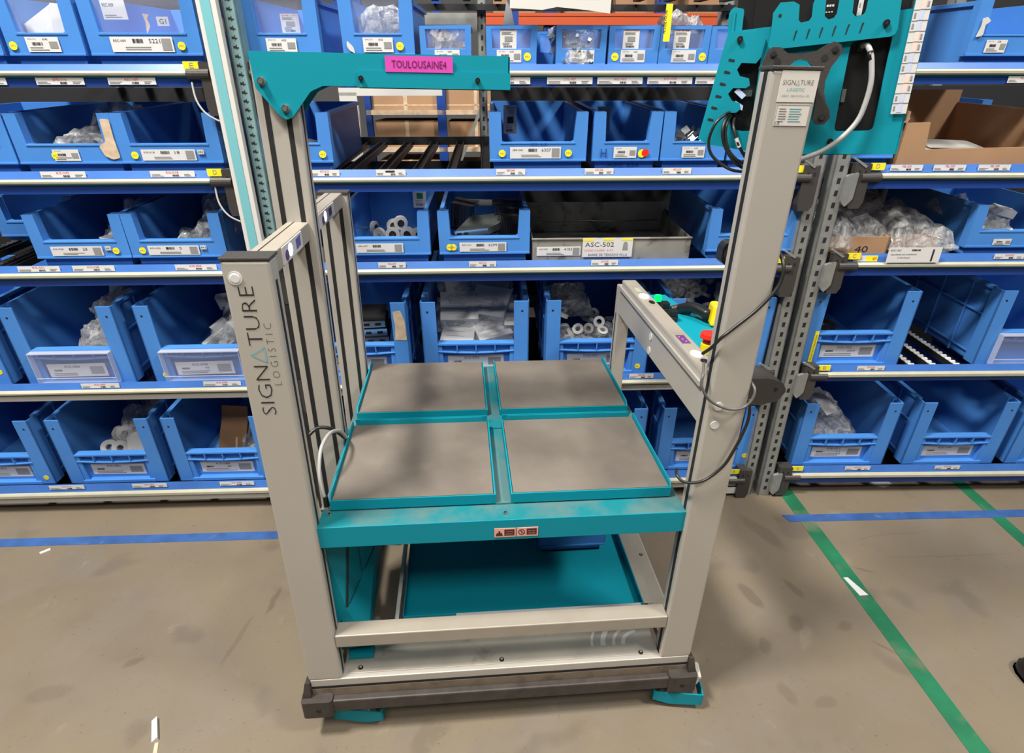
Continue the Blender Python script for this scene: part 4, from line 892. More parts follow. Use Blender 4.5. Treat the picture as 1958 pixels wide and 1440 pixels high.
m = MB(); m.hexa([(0, 0, 0), (.008, .002, 0), (.022, -.05, 0), (.012, -.055, 0), (0, 0, .0015), (.008, .002, .0015), (.022, -.05, .0015), (.012, -.055, .0015)], tan_)
tag(m.build('paper_curl', None, (-.405, .0, 0), (0, 0, .05)), 'faint tan strip trailing from the white curl at lower left', 'paper scrap')
strip('paper_scrap', [(2.07, .86), (2.15, .90), (2.17, .85), (2.12, .83)], cream, 'pale paper scrap half under the right rack', 'paper scrap', .002)
# black shoe tip at the right border
m = MB(); n = 20
prof = [(1.0, 0), (1.04, .008), (1.04, .022), (.98, .028), (.96, .05), (.8, .07), (.45, .085), (0, .09)]
vs = []; fs = []
for (q, z) in prof:
    for i in range(n):
        a = 2*math.pi*i/n; vs.append((math.cos(a)*.055*q, math.sin(a)*.13*q*(1-.15*math.sin(a)), z))
for j in range(len(prof)-1):
    for i in range(n): fs.append((j*n+i, j*n+(i+1) % n, (j+1)*n+(i+1) % n, (j+1)*n+i))
fs.append(tuple(reversed(range(n)))); m.add(vs, fs, blackp)
t = thing('shoe', 'black shoe just entering the right edge of the photo', 'shoe', (1.995, -.085, 0), (0, 0, .35)); m.build('upper', t, smooth=True)
m = MB(); m.add([(x*1.03, y*1.03, .0 if z < .01 else .02) for x, y, z in vs[:2*n]], fs[:n]+[tuple(reversed(range(n))), tuple(range(n, 2*n))], capm); m.build('sole', t)

# ------------------------------------------------------------------ the picking trolley (own frame: x right, y away, z up; it leans slightly)
RHO = .0172
TR = thing('picking_trolley', 'aluminium picking trolley with teal trays, mast and screen in front of the racks', 'trolley', (0, 0, 0), (0, RHO, 0))
T = .9592; PW = .08; PD = .045
def bevd(m, name, par=None, bev=.002, **k): return m.build(name, par or TR, bevel=bev, **k)
def logo(m, o, xa, ya, L, h, mt_tri, f):   # SIGN + triangle + TURE along xa
    o = Vector(o); xa = Vector(xa); ya = Vector(ya)
    m.text('SIGN', o, L*.405, h, black, xa, ya, .018); m.text('TURE', o+xa*L*.565, L*.435, h, black, xa, ya, .018)
    a = o+xa*L*.432; b = a+xa*L*.115; c = a+xa*L*.0575+ya*h*1.0; nrm = Vector(f); t = h*.07
    for p, q in ((a, b), (b, c), (c, a)):
        d = (q-p).normalized(); s_ = d.cross(nrm)*t*.6
        m.add([p-s_, q-s_, q+s_, p+s_], [(0, 1, 2, 3)], mt_tri)
# front left upright with wordmark
m = MB(); m.box(0, PW, 0, PD, .19, 1.228, alu); U1 = bevd(m, 'upright', bev=.005)
MB().box(PW, PW+.0006, .016, .026, .19, 1.19, slot).build('groove', U1)
m = MB(); m.box(-.001, PW+.002, -.001, PD+.001, 1.228, 1.2335, capm); bevd(m, 'end_cap', U1, .0015)
m = MB(); m.cyl((.021, -.0015, 1.199), (.021, 0, 1.199), .0115, cream, 24); m.cyl((.021, -.0025, 1.199), (.021, -.0015, 1.199), .007, white, 20, .009); m.build('screw_cover', U1)
m = MB(); logo(m, (.0465, -.0006, .938), (0, 0, 1), (-1, 0, 0), .247, .0245, palet, (0, -1, 0)); m.text('L O G I S T I C', (.065, -.0006, .999), .120, .0125, black, (0, 0, 1), (-1, 0, 0), .025); m.build('wordmark', U1)
# tall front right upright carrying the screen
m = MB(); m.box(T-PW, T, 0, PD, .19, 1.522, alu); U2 = bevd(m, 'upright', bev=.005)
MB().box(T-PW-.0006, T-PW, .014, .026, .19, 1.52, slot).build('groove', U2)
m = MB(); m.box(T-PW-.002, T+.002, -.002, PD+.001, 1.5205, 1.5265, capm); bevd(m, 'end_cap', U2, .0015)
m = MB(); m.box(.895, .956, -.0008, 0, 1.476, 1.520, aluL)
logo(m, (.899, -.0012, 1.500), (1, 0, 0), (0, 0, 1), .050, .0068, grey, (0, -1, 0)); m.text('LOGISTIC', (.908, -.0012, 1.4915), .029, .0045, palet); m.text('202212 - 308.C0V1FLN - 001', (.901, -.0012, 1.4835), .045, .0028, grey); m.build('brand_label', U2)
m = MB(); m.box(.897, .9525, -.0006, 0, 1.441, 1.4725, aluL)
for a in ((.8975, .952, 1.4715, 1.472), (.8975, .952, 1.4415, 1.442), (.8975, .898, 1.4415, 1.472), (.9515, .952, 1.4415, 1.472)): m.box(a[0], a[1], -.0009, -.0005, a[2], a[3], grey)
small_lines(m, .902, -.0006, 1.466, .015, 6, 3, gap=.0036, t=.0009); small_lines(m, .919, -.0006, 1.466, .028, 6, 4, gap=.0036, t=.0009, mt=palet); m.text('CE', (.8985, -.0009, 1.4435), .008, .004, black); m.build('rating_plate', U2)
m = MB()
for z in (.927, .884): m.cyl((.900, -.0016, z), (.900, 0, z), .0092, cream, 22)
m.build('screw_cover', U2)
# mast and rear left upright with double slots
m = MB(); m.box(.008, .088, .30, .345, .19, 1.53, alu); U3 = bevd(m, 'mast', bev=.003, label='double slotted aluminium mast')
for x in (.027, .067): MB().box(x-.005, x+.005, .2994, .30, .19, 1.53, slot).build('groove', U3)
MB().box(.088, .0886, .318, .327, .19, 1.53, slot).build('groove', U3)
m = MB(); m.box(.010, .090, .69, .735, .19, 1.226, alu); U4 = bevd(m, 'upright', bev=.003)
for x in (.029, .069): MB().box(x-.005, x+.005, .6894, .69, .19, 1.226, slot).build('groove', U4)
MB().box(.09, .0906, .708, .717, .19, 1.226, slot).build('groove', U4)
m = MB(); m.box(.009, .092, .688, .737, 1.226, 1.232, capm); m.build('end_cap', U4)
# short rear right upright
m = MB(); m.box(.881, .921, .709, .749, .19, .948, alu); U5 = bevd(m, 'upright', bev=.003); MB().box(.8804, .881, .725, .733, .19, .86, slot).build('groove', U5)
# left top beams with light sensors
def sensor(par, y0, y1):
    m = MB(); m.box(.0765, .0785, y0, y1, 1.197, 1.2285, cream); m.build('sensor_cover', par)
    yc = (y0+y1)/2
    s = MB(); s.prism([(yc-.020+.013*math.cos(a*R(20)), 1.2135+.012*math.sin(a*R(20))) for a in range(18)], .0785, .0792, lamp, 'x'); s.build('lamp', par, label='lit oval white lamp')
    s = MB(); s.prism([(yc-.045+.012*math.cos(a*R(20)), 1.209+.010*math.sin(a*R(20))) for a in range(18)], .0785, .0790, purple, 'x'); s.prism([(yc+.022, 1.203), (yc+.055, 1.205), (yc+.055, 1.225), (yc+.022, 1.222)], .0785, .0790, purple, 'x'); s.build('sensor_window', par)
for (ya, yb, s0, s1) in ((PD, .30, .085, .225), (.345, .69, .385, .56)):
    m = MB(); m.box(.031, .0765, ya, yb, 1.1935, 1.2305, alutop); b_ = bevd(m, 'side_beam', bev=.002); sensor(b_, s0, s1); MB().box(.045, .0475, ya, yb, 1.2305, 1.2309, slot).build('groove', b_)
# right side beam with sensor housing on top
m = MB(); m.box(T-.078, T-.038, PD, .709, .866, .948, alu); m.box(T-.078, T-.071, .02, .74, .9475, .9515, alutop); SB = bevd(m, 'side_beam', bev=.002)
m = MB()
for z in (.919, .880): m.cyl((.8795, .385, z), (.8812, .385, z), .0105, cream, 22)
m.build('screw_cover', SB)
m = MB(); m.box(.878, .918, .045, .685, .95, .980, alu); m.box(.872, .878, .045, .70, .948, .962, alu); SH = bevd(m, 'sensor_housing', bev=.0025)
m = MB(); m.box(.8785, .9175, .05, .68, .980, .9806, alutop); m.build('top_cover', SH)
zt_ = .9806
def oval(cx, cy, rx, ry, z0, z1, mt, name, lab=None): m = MB(); m.prism([(cx+rx*math.cos(a*R(20)), cy+ry*math.sin(a*R(20))) for a in range(18)], z0, z1, mt, 'z'); return m.build(name, SH, label=lab)
oval(.898, .528, .0125, .020, zt_, zt_+.002, lamp, 'lamp', 'lit white oval lamp'); oval(.905, .478, .0075, .014, zt_, zt_+.001, blackbolt, 'sensor_eye')
oval(.898, .136, .0125, .018, zt_, zt_+.002, lampdim, 'lamp', 'faintly glowing white oval lamp'); oval(.902, .100, .0085, .011, zt_, zt_+.001, blackbolt, 'sensor_eye')
m = MB(); m.box(.888, .908, .195, .243, zt_, zt_+.0008, purple)
for i in range(3): m.cyl((.893+.004*i, .232-.013*i, zt_+.0008), (.893+.004*i, .232-.013*i, zt_+.0014), .0018, magl, 10)
m.build('display_window', SH, label='lit purple display window')
m = MB(); m.box(.888, .906, .563, .607, zt_, zt_+.0008, grey); m.box(.889, .904, .563, .603, zt_+.0002, zt_+.0012, mat('olive_glass', (.4, .42, .3), .3)); m.build('display_window', SH, label='unlit pale display window')
m = MB()
for y in (.455, .25, .065, .62): m.box(.886, .915, y, y+.0012, zt_, zt_+.0005, grey)
m.build('engraved_line', SH)
# base frame
m = MB(); a = .004
m.box(a, T-a, .0, .045, .132, .19, alu); m.box(a, T-a, .715, .76, .132, .19, alu); m.box(a, .049, .045, .715, .132, .19, alu); m.box(T-.049, T-a, .045, .715, .132, .19, alu)
BF = bevd(m, 'base_frame', bev=.002); MB().box(a+.002, T-a-.002, -.0006, 0, .160, .168, slot).build('groove', BF)
MB().box(a+.002, T-a-.002, -.0005, 0, .134, .158, wornalu).build('worn_band', BF)
m = MB(); m.box(.04, T-.04, -.020, -.0, .096, .136, bumper); m.box(.04, T-.04, .76, .774, .100, .134, bumper); m.box(-.012, .002, .04, .72, .100, .134, bumper); m.box(T-.002, T+.012, .04, .72, .100, .134, bumper); bevd(m, 'bumper_strip', BF, .004)
for (cx, cy, sx, sy) in ((0, 0, 1, 1), (T, 0, -1, 1), (0, .76, 1, -1), (T, .76, -1, -1)):
    m = MB()
    X = lambda q: cx+sx*q; Y = lambda q: cy+sy*q
    def bx(x0, x1, y0, y1, z0, z1, mt=bumper): m.box(min(X(x0), X(x1)), max(X(x0), X(x1)), min(Y(y0), Y(y1)), max(Y(y0), Y(y1)), z0, z1, mt)
    L6 = [(-.020, -.020), (.055, -.020), (.055, .006), (.006, .006), (.006, .055), (-.020, .055)]
    m.prism(rounded([(X(p), Y(q)-.006*sy) for p, q in L6], .010), .086, .142, bumper, 'z')
    cb = m.build('corner_bumper', BF, bevel=.003)
    m = MB(); m.hexa([(X(-.018), Y(-.012), .14), (X(.0035), Y(-.012), .14), (X(.0035), Y(.03), .14), (X(-.018), Y(.03), .14), (X(-.008), Y(-.006), .188), (X(.0035), Y(-.006), .188), (X(.0035), Y(.02), .182), (X(-.008), Y(.02), .182)], bumper); m.build('bumper_ear', cb)
    if cy == 0: m = MB(); m.cyl((X(.02), -.0270, .112), (X(.02), -.0258, .112), .006, slot, 12); m.build('bolt_hole', cb)
m = MB(); m.box(.082, T-.082, .012, .15, .188, .1925, plate); m.box(T-.062, T-.010, .045, .74, .19, .194, alutop); bevd(m, 'base_plate', BF, .001)
for x, y in ((.122, .026), (.474, .023), (.833, .018), (.933, .36)):
    m = MB(); m.cyl((x, y, .1925), (x, y, .1955), .0065, blackbolt, 14, .005); m.cyl((x, y, .1955), (x, y, .1957), .003, alutop, 8); m.build('screw', BF)
m = MB(); m.box(PW, T-PW, 0, .042, .300, .338, alutop); bevd(m, 'cross_rail', None, .0025)
m = MB(); m.box(.196, .206, .14, .75, .19, .215, cream); m.build('tray_rail', BF)
# left electronics cover: faceted folded sheet
m = MB()
P = {'a': (.055, .06, .215), 'b': (.135, .075, .215), 'c': (.100, .062, .356), 'd': (.150, .24, .40), 'e': (.118, .12, .60), 'f': (.06, .06, .62), 'g': (.138, .22, .215), 'h': (.135, .30, .60), 'k': (.052, .06, .335), 'i': (.05, .5, .215), 'j': (.05, .5, .60), 'l': (.128, .48, .215), 'n': (.128, .48, .60), 'o': (.052, .16, .335)}
names = list(P); vs = [P[k] for k in names]; ix = {k: i for i, k in enumerate(names)}
F_ = lambda s_: tuple(ix[k] for k in s_)
m.add(vs, [F_('abck'), F_('kcf'), F_('cef'), F_('bgdc'), F_('cde'), F_('edh'), F_('gln'), F_('gnd'), F_('dnh'), F_('linj'[0:1]+'i'+'jn')], teal)
m.prism([(.05, .06), (.135, .075), (.138, .22), (.128, .48), (.05, .5)], .213, .216, teal, 'z')
CV = m.build('electronics_cover', TR)
m = MB()
def seam(p, q, w_=.0035):
    p, q = Vector(p), Vector(q); d = (q-p).normalized(); s_ = d.cross(Vector((.6, -.75, 0)).normalized())*w_*.5; o = Vector((.0012, -.0014, 0)); m.add([p+s_+o, q+s_+o, q-s_+o, p-s_+o], [(0, 1, 2, 3)], slot)
seam((.1015, .062, .365), (.1175, .119, .59), .006)
A_, B_, D_ = Vector(P['c']), Vector(P['b']), Vector(P['d'])
seam(A_.lerp(D_, .08), A_.lerp(D_, .45)); seam(A_.lerp(D_, .6), A_.lerp(D_, .97)); seam((.126, .15, .39), (.124, .15, .58), .002)
m.cyl((.083, .0655, .318), (.083, .0605, .318), .0025, slot, 10); m.build('seam', CV, label='dark cut slots of the cover')
m = MB(); m.box(.09, .150, .05, .16, .193, .205, teal); m.build('cover_foot', CV)
# circular scuff marks on the base plate
m = MB()
for rad, wd_ in ((.035, .008), (.055, .006), (.075, .010), (.10, .005)):
    pts = [(.845+math.cos(R(a_))*rad*1.3, .045+math.sin(R(a_))*rad) for a_ in range(100, 186, 8)]+[(.845+math.cos(R(a_))*(rad+wd_)*1.3, .045+math.sin(R(a_))*(rad+wd_)) for a_ in range(180, 99, -8)]
    m.prism(pts, .1926, .1929, silver, 'z')
m.build('scuff_marks', BF)
# lower teal tray
m = MB(); x0, x1, y0, y1 = .218, .873, .140, .735; z0, z1 = .2, .232
m.box(x0, x1, y0, y1, z0, z0+.004, teal)
for q in ((x0, x1, y0, y0+.003), (x0, x1, y1-.003, y1), (x0, x0+.003, y0, y1), (x1-.003, x1, y0, y1)): m.box(*q, z0, z1, teal)
m.box(x1, x1+.028, y0, y1, z1-.004, z1, alutop); bevd(m, 'lower_tray', None, .001)
m = MB(); m.box(.335, .86, .118, .124, .232, .237, silver); m.box(.36, .86, .126, .134, .232, .240, silver); m.build('slide_rail', TR)
# worktop frame
m = MB(); yb = .775
m.box(PW, T-PW, .008, .0105, .6005, .6556, teal); m.box(PW, T-PW, .0105, .105, .6535, .6556, tealdust)
m.box(PW, T-PW, yb-.05, yb, .6535, .6556, tealdust); m.box(PW, T-PW, yb-.002, yb, .6005, .6556, teal)
for q0, q1 in ((PW-.0, PW+.03), (T-PW-.03, T-PW)): m.box(q0, q1, .105, yb-.05, .6535, .6556, tealdust)
m.box(PW, PW+.002, .0105, yb-.002, .6035, .6535, teal); m.box(T-PW-.002, T-PW, .0105, yb-.002, .6035, .6535, teal)
m.box(.45, .505, .105, yb-.05, .6535, .6556, tealdust)
m.box(.11, .45, .105, yb-.05, .6505, .6535, teal); m.box(.505, .85, .105, yb-.05, .6505, .6535, teal); m.box(PW, T-PW, .0105, yb-.002, .6005, .6035, teal)
WT = bevd(m, 'worktop_frame', None, .0015)
m = MB(); m.box(.45, .505, .375, .45, .6556, .664, tealdust); m.box(.458, .500, .06, .375, .6556, .660, tealdust); m.box(.458, .500, .45, yb, .6556, .660, tealdust); m.build('centre_rib', WT)
for x, y in ((.478, .03), (.098, .05), (.478, .755)): m = MB(); m.cyl((x, y, .6556), (x, y, .659), .0065, chrome, 16, .0055); m.cyl((x, y, .659), (x, y, .6593), .003, slot, 8); m.build('bolt', WT)
for x0 in (.453, .502):
    m = MB(); m.box(x0, x0+.047, .0068, .0081, .609, .633, sal); m.box(x0+.022, x0+.044, .0066, .0070, .613, .630, mat('dark_maroon_print', (.06, .012, .015), .5))
    m.text('CHARGE' if x0 < .5 else 'NE PAS', (x0+.025, .0064, .6225), .016, .0028, sal); m.text('MAXIMUM' if x0 < .5 else 'MONTER', (x0+.025, .0064, .616), .016, .0028, sal)
    if x0 < .5: m.prism([(x0+.003, .613), (x0+.019, .613), (x0+.016, .622), (x0+.013, .620), (x0+.013, .626), (x0+.009, .626), (x0+.009, .620), (x0+.006, .622)], .0064, .0068, MAT['dark_maroon_print'])
    else:
        m.ring((x0+.011, .0066, .6215), (0, 1, 0), .006, .0075, .0006, MAT['dark_maroon_print'], 20); m.box(x0+.0105, x0+.0115, .0064, .0068, .617, .626, MAT['dark_maroon_print'])
        m.hexa([(x0+.006, .0064, .6265), (x0+.0075, .0064, .6265), (x0+.0165, .0066, .617), (x0+.015, .0066, .617), (x0+.006, .0062, .6275), (x0+.0075, .0062, .6275), (x0+.0165, .0064, .618), (x0+.015, .0064, .618)], MAT['dark_maroon_print'])
    m.build('safety_label', WT)
# four weighing trays with ribbed mats
for (x0, x1, y0, y1, bk_) in ((.102, .456, .060, .376, 1), (.4965, .8555, .060, .379, 1), (.102, .456, .440, .760, 0), (.4965, .8555, .440, .760, 0)):
    m = MB(); zt = .684; zb = .6595
    m.box(x0, x1, y0+.003, y1, zb, zt-.003, teal); m.box(x0, x1, y0, y0+.003, zb, zt, teal)
    if bk_:
        m.prism(rounded([(x0+.012, zb), (x1-.012, zb), (x1-.012, zt+.014), (x0+.012, zt+.014)], .006), y1, y1+.003, teal)
        m.prism(rounded([(x0, zb), (x1, zb), (x1, zt+.002), (x0, zt+.002)], .003), y1+.026, y1+.029, teal); m.box(x0, x1, y1, y1+.028, zb, zb+.004, teal)
    left = x0 < .3; ex = x0-.003 if left else x1; ey = x1 if left else x0-.003
    m.prism([(y0, zb), (y1, zb), (y1, zt+.012), (y0+.012, zt+.012), (y0, zt)], ex, ex+.003, teal, 'x')
    m.prism([(y0, zb), (y1, zb), (y1, zt+.004), (y0+.006, zt+.004), (y0, zt)], ey, ey+.003, teal, 'x')
    t = bevd(m, 'weighing_tray', None, .0008)
    m = MB(); m.box(x0+.002, x1-.002, y0+.004, y1-.001, zt-.003, zt+.0005, rubber); m.build('rubber_mat', t)
    m = MB()
    for px, py in ((x0+.03, y0+.03), (x1-.03, y0+.03), (x0+.03, y1-.03), (x1-.03, y1-.03)): pass
    for px, py in ((x0+.03, y0+.03), (x1-.03, y0+.03), (x0+.03, y1-.03), (x1-.03, y1-.03)): MB().cyl((px, py, .6557), (px, py, .6593), .012, blackp, 14).build('rubber_foot', t)
# power plug and looping leads at the worktop's left end
m = MB(); m.tube([(.088, .075, .666), (.083, .08, .69), (.075, .10, .725), (.075, .14, .765), (.085, .19, .775), (.094, .25, .745), (.099, .29, .70)], .0042, cable_g, 10); m.build('sensor_cable', TR, smooth=True, label='grey looping cable')
m = MB(); m.cyl((.0885, .073, .657), (.0875, .076, .685), .0068, blackp, 14, .0055); m.cyl((.089, .072, .650), (.0885, .073, .658), .008, chrome, 12); m.box(.078, .098, .06, .085, .6556, .662, zinc); m.build('connector', TR)
m = MB(); m.tube([(.03, .22, .755), (.05, .235, .765), (.078, .25, .75), (.094, .29, .70)], .0045, cable_b, 10); m.build('power_cable', TR, smooth=True)
# teal arm on the mast
m = MB(); yf = .283
out = [(.014, 1.543), (.496, 1.544), (.496, 1.488), (.142, 1.488), (.118, 1.478), (.098, 1.455), (.080, 1.434), (.068, 1.428), (.056, 1.434), (.018, 1.482)]
m.prism(rounded(out, .004), yf, yf+.003, teal); m.box(.014, .496, yf+.003, yf+.07, 1.540, 1.5435, teal); m.prism([(.21, 1.4865), (.498, 1.4865), (.498, 1.5155), (.213, 1.5155), (.208, 1.512)], yf-.003, yf, teal)
m.box(.21, .498, yf-.002, yf+.06, 1.4850, 1.4870, blackp); m.box(.494, .497, yf, yf+.07, 1.488, 1.543, teal); m.prism(rounded(out, .004), yf+.067, yf+.07, teal)
AR = m.build('mast_arm', TR, bevel=.0006)
m = MB(); m.box(.262, .388, yf-.0042, yf-.003, 1.5135, 1.5405, pink); m.text('TOULOUSAINE4', (.274, yf-.0048, 1.5205), .102, .0125, mat('dark_plum_print', (.09, .008, .06), .5)); m.build('name_label', AR, label='magenta TOULOUSAINE4 label')
for x, z in ((.031, 1.494), (.068, 1.448)):
    m = MB(); m.cyl((x, yf-.008, z), (x, yf, z), .0065, chrome, 6); m.cyl((x, yf-.0095, z), (x, yf-.008, z), .0045, zinc, 14); m.cyl((x, yf-.002, z), (x, yf, z), .008, zinc, 16); m.build('hex_nut', AR)
for x in (.215, .435):
    m = MB(); m.cyl((x, yf-.008, 1.502), (x, yf-.002, 1.502), .0047, blackbolt, 14); m.cyl((x, yf-.0083, 1.502), (x, yf-.008, 1.502), .0022, slot, 6); m.build('socket_screw', AR)
# screen housing behind the right upright (own plane, turned a little)
SC = bpy.data.objects.new('screen_unit', None); COL.objects.link(SC); SC.parent = TR; SC.empty_display_size = .05
a_, b_ = -R(20), R(3)
ex = Vector((math.cos(a_), math.sin(a_), 0)); ez = Vector((0, 0, 1)); nn = Vector((-math.sin(a_), math.cos(a_), 0))
EX = math.cos(b_)*ex+math.sin(b_)*ez; EZ = -math.sin(b_)*ex+math.cos(b_)*ez
mm = Matrix((EX, nn, EZ)).transposed().to_4x4(); mm.translation = (.92, .10, 1.50); SC.matrix_local = mm
m = MB(); m.box(-.058, .20, .012, .045, -.095, .165, blackp); m.build('screen_body', SC, bevel=.003, label='black back of the screen')
main = [(-.069, .083), (.201, .099), (.2, .126), (.225, .126), (.225, -.050), (.2235, -.113), (.073, -.111), (-.012, -.104), (-.072, -.094), (-.045, -.068), (-.036, -.072), (-.013, -.071), (-.012, .03), (-.011, .05), (-.06, .06)]
m = MB(); m.prism(main, 0, .003, teal, holes=[rounded([(.122, .058), (.180, .066), (.181, -.075), (.121, -.075)], .008)])
m.box(-.02, .224, .003, .05, -.113, -.110, teal); m.box(.222, .225, .0, .05, -.113, .126, teal); m.build('rear_cover', SC)
lp = [(-.069, .083), (-.012, .078), (-.008, .070), (-.012, .043), (-.019, .034), (-.042, .036), (-.048, .026), (-.042, .016), (-.027, .012), (-.024, .001), (-.030, -.003), (-.051, -.002), (-.058, -.011), (-.050, -.022), (-.037, -.026), (-.034, -.035), (-.041, -.041), (-.053, -.041), (-.046, -.068), (-.014, -.073), (-.014, -.104), (-.084, -.092), (-.101, -.082)]
m = MB(); m.prism(lp, -.004, -.001, teal); m.build('cable_plate', SC)
cr = [(-.004, .057), (-.002, .080), (-.003, .105), (.006, .119), (.026, .119), (.035, .114), (.037, .093), (.041, .089), (.053, .091), (.056, .096), (.055, .114), (.060, .130), (.072, .130), (.0745, .096), (.081, .091), (.089, .093), (.092, .098), (.0925, .130), (.112, .130), (.114, .098), (.120, .092), (.129, .093), (.133, .098), (.134, .132), (.178, .132), (.183, .072), (.181, .065), (.174, .062), (.003, .053)]
m = MB(); m.prism(cr, -.008, -.005, teal); m.build('slotted_plate', SC)
m = MB()
for x, z in ((.036, .072), (.055, .073), (.074, .074), (.093, .075), (.112, .076), (.132, .077)): m.hexa([(x-.003, -.0085, z-.007), (x-.0015, -.0085, z-.007), (x-.0015, -.008, z-.007), (x-.003, -.008, z-.007), (x-.001, -.0085, z+.006), (x+.0015, -.0085, z+.007), (x+.0015, -.008, z+.007), (x-.001, -.008, z+.006)], slot)
for x, z in ((-.058, .042), (-.063, .024), (-.068, .006), (-.073, -.013), (-.078, -.031), (-.082, -.050)): m.prism(rounded([(x-.006, z-.002), (x+.004, z-.004), (x+.005, z-.001), (x-.005, z+.002)], .0015), -.0045, -.0038, slot)
m.cyl((.008, -.0085, .101), (.008, -.0078, .101), .0025, slot, 12)
m.build('slot_hole', SC, label='dark punched slots')
for x, z, y in ((-.049, .071, -.004), (.165, .081, -.008), (.118, -.091, 0)):
    m = MB(); m.cyl((x, y-.004, z), (x, y, z), .0048, blackbolt, 14); m.cyl((x, y-.0043, z), (x, y-.004, z), .002, slot, 6); m.build('socket_screw', SC)
m = MB(); m.prism(rounded([(-.070, .082), (-.070, .112), (-.064, .119), (-.047, .115), (-.047, .082)], .004), .004, .008, teal); m.box(-.064, -.060, .002, .0035, .082, .112, teal); m.build('side_tab', SC)
m = MB(); m.box(-.03, .20, .0092, .012, .075, .165, blackp)
for x in (.062, .082, .104): 
    for k in range(3): m.box(x+.004*k-.004, x+.004*k-.0015, .0088, .0092, .102, .1035, white); m.box(x+.004*k-.004, x+.004*k-.001, .0088, .0092, .110, .113, white)
m.box(.124, .131, .0086, .0092, .094, .124, white); m.box(.1255, .1275, .0084, .0086, .106, .112, grey); m.build('keypad', SC)
m = MB(); m.cyl((-.028, .02, .06), (-.022, .02, .18), .004, blackp, 10); m.cyl((-.010, .03, .09), (-.012, .03, .11), .003, chrome, 8); m.build('antenna', SC)
m = MB(); s0 = .2005; m.box(s0, s0+.0225, -.0052, -.0042, -.050, .126, white); z = -.048; k = 0
while z < .118:
    c_ = (pblue, sal)[(k//2) % 2]; xx = s0+(.008 if (k//2) % 2 == 0 else .009); m.box(xx, xx+.0065, -.0056, -.0052, z, z+.013, mat('pale_'+c_.name, tuple(.55+.45*v for v in c_.diffuse_color[:3]) if False else ((.52, .58, .76) if c_ is pblue else (.82, .60, .54)), .5))
    m.box(s0+(.002 if (k//2) % 2 == 0 else .017), s0+(.0045 if (k//2) % 2 == 0 else .0195), -.0058, -.0052, z+.003, z+.010, grey); m.box(s0, s0+.0225, -.0057, -.0052, z+.0136, z+.0142, grey)
    z += .0145; k += 1
m.build('sticker_strip', SC, label='white strip of small coloured code stickers')
m = MB(); m.prism([(-.045, -.03), (-.031, -.038), (-.030, -.030), (-.044, -.022)], .004, .010, pblue); m.box(-.034, -.018, .006, .014, -.016, -.006, zinc); m.prism([(-.048, -.008), (-.034, -.02), (-.028, -.014), (-.042, -.002)], -.002, .004, pblue); m.build('cable_plug', SC)
MB().box(.124, .130, .006, .011, -.03, -.01, zinc).build('port', SC); m = MB(); m.box(.135, .145, .008, .012, .045, .056, mat('dark_green_board', (.01, .05, .02), .4)); m.build('port', SC)
m = MB(); m.tube([(.141, .008, .052), (.146, .0, .052), (.152, -.008, .040), (.156, -.012, .022), (.159, -.016, -.002), (.157, -.018, -.030), (.150, -.02, -.058), (.131, -.024, -.083), (.107, -.026, -.102), (.085, -.028, -.112), (.066, -.030, -.118), (.035, -.050, -.124)], .0042, cable_g, 12); m.cyl((.151, -.007, .043), (.154, -.01, .030), .0048, blackp, 12); m.build('screen_cable', SC, smooth=True, label='thick grey screen cable')
m = MB()
for pts in ([(-.05, .002, -.040), (-.060, -.02, -.043), (-.075, -.03, -.057), (-.083, -.03, -.083), (-.077, -.03, -.106), (-.058, -.03, -.123), (-.037, -.03, -.134), (-.010, -.02, -.138)],
            [(-.05, .002, -.042), (-.058, -.02, -.050), (-.062, -.03, -.068), (-.056, -.03, -.092), (-.036, -.03, -.120), (-.010, -.02, -.136)],
            [(-.048, .002, -.045), (-.055, -.02, -.056), (-.056, -.026, -.075), (-.048, -.03, -.10), (-.03, -.03, -.118), (-.008, -.02, -.125)],
            [(-.042, .002, -.050), (-.044, -.02, -.062), (-.038, -.028, -.080), (-.029, -.03, -.098), (-.010, -.02, -.124)]): m.tube(pts, .0026, cable_b, 8)
m.build('cable_bundle', SC, smooth=True, label='bundle of black cables')
m = MB(); m.cyl((-.0375, -.0285, -.081), (-.0305, -.0298, -.096), .0034, white, 10); m.build('cable_tag', SC)
# monitor bracket
vo = [(-.012, .020), (-.010, .038), (-.006, .050), (.0, .055), (.013, .054), (.024, .046), (.045, .044), (.068, .047), (.081, .054), (.090, .058), (.101, .054), (.105, .044), (.100, .034), (.092, .022), (.087, .002), (.088, -.014), (.094, -.030), (.101, -.040), (.104, -.052), (.097, -.062), (.085, -.062), (.078, -.054), (.078, -.02), (.076, .010), (.066, .024), (.056, .033), (.046, .036), (.036, .033), (.028, .026), (.02, .01), (.0, .0), (-.012, .0)]
m = MB(); m.prism(vo, -.036, -.026, capm); VB = m.build('monitor_bracket', SC, bevel=.002)
for x, z in ((.003, .045), (.0935, .047), (.0915, -.052)): m = MB(); m.cyl((x, -.0375, z), (x, -.036, z), .0052, slot, 16); m.cyl((x, -.0385, z), (x, -.037, z), .0034, chrome, 14); m.build('bolt', VB)
for x, z in ((.011, .034), (.080, .036)): MB().cyl((x, -.0366, z), (x, -.0358, z), .0050, slot, 16).build('bolt_hole', VB)
m = MB(); m.box(.03, .07, -.026, .0, -.03, .02, capm); m.build('bracket_hub', VB)
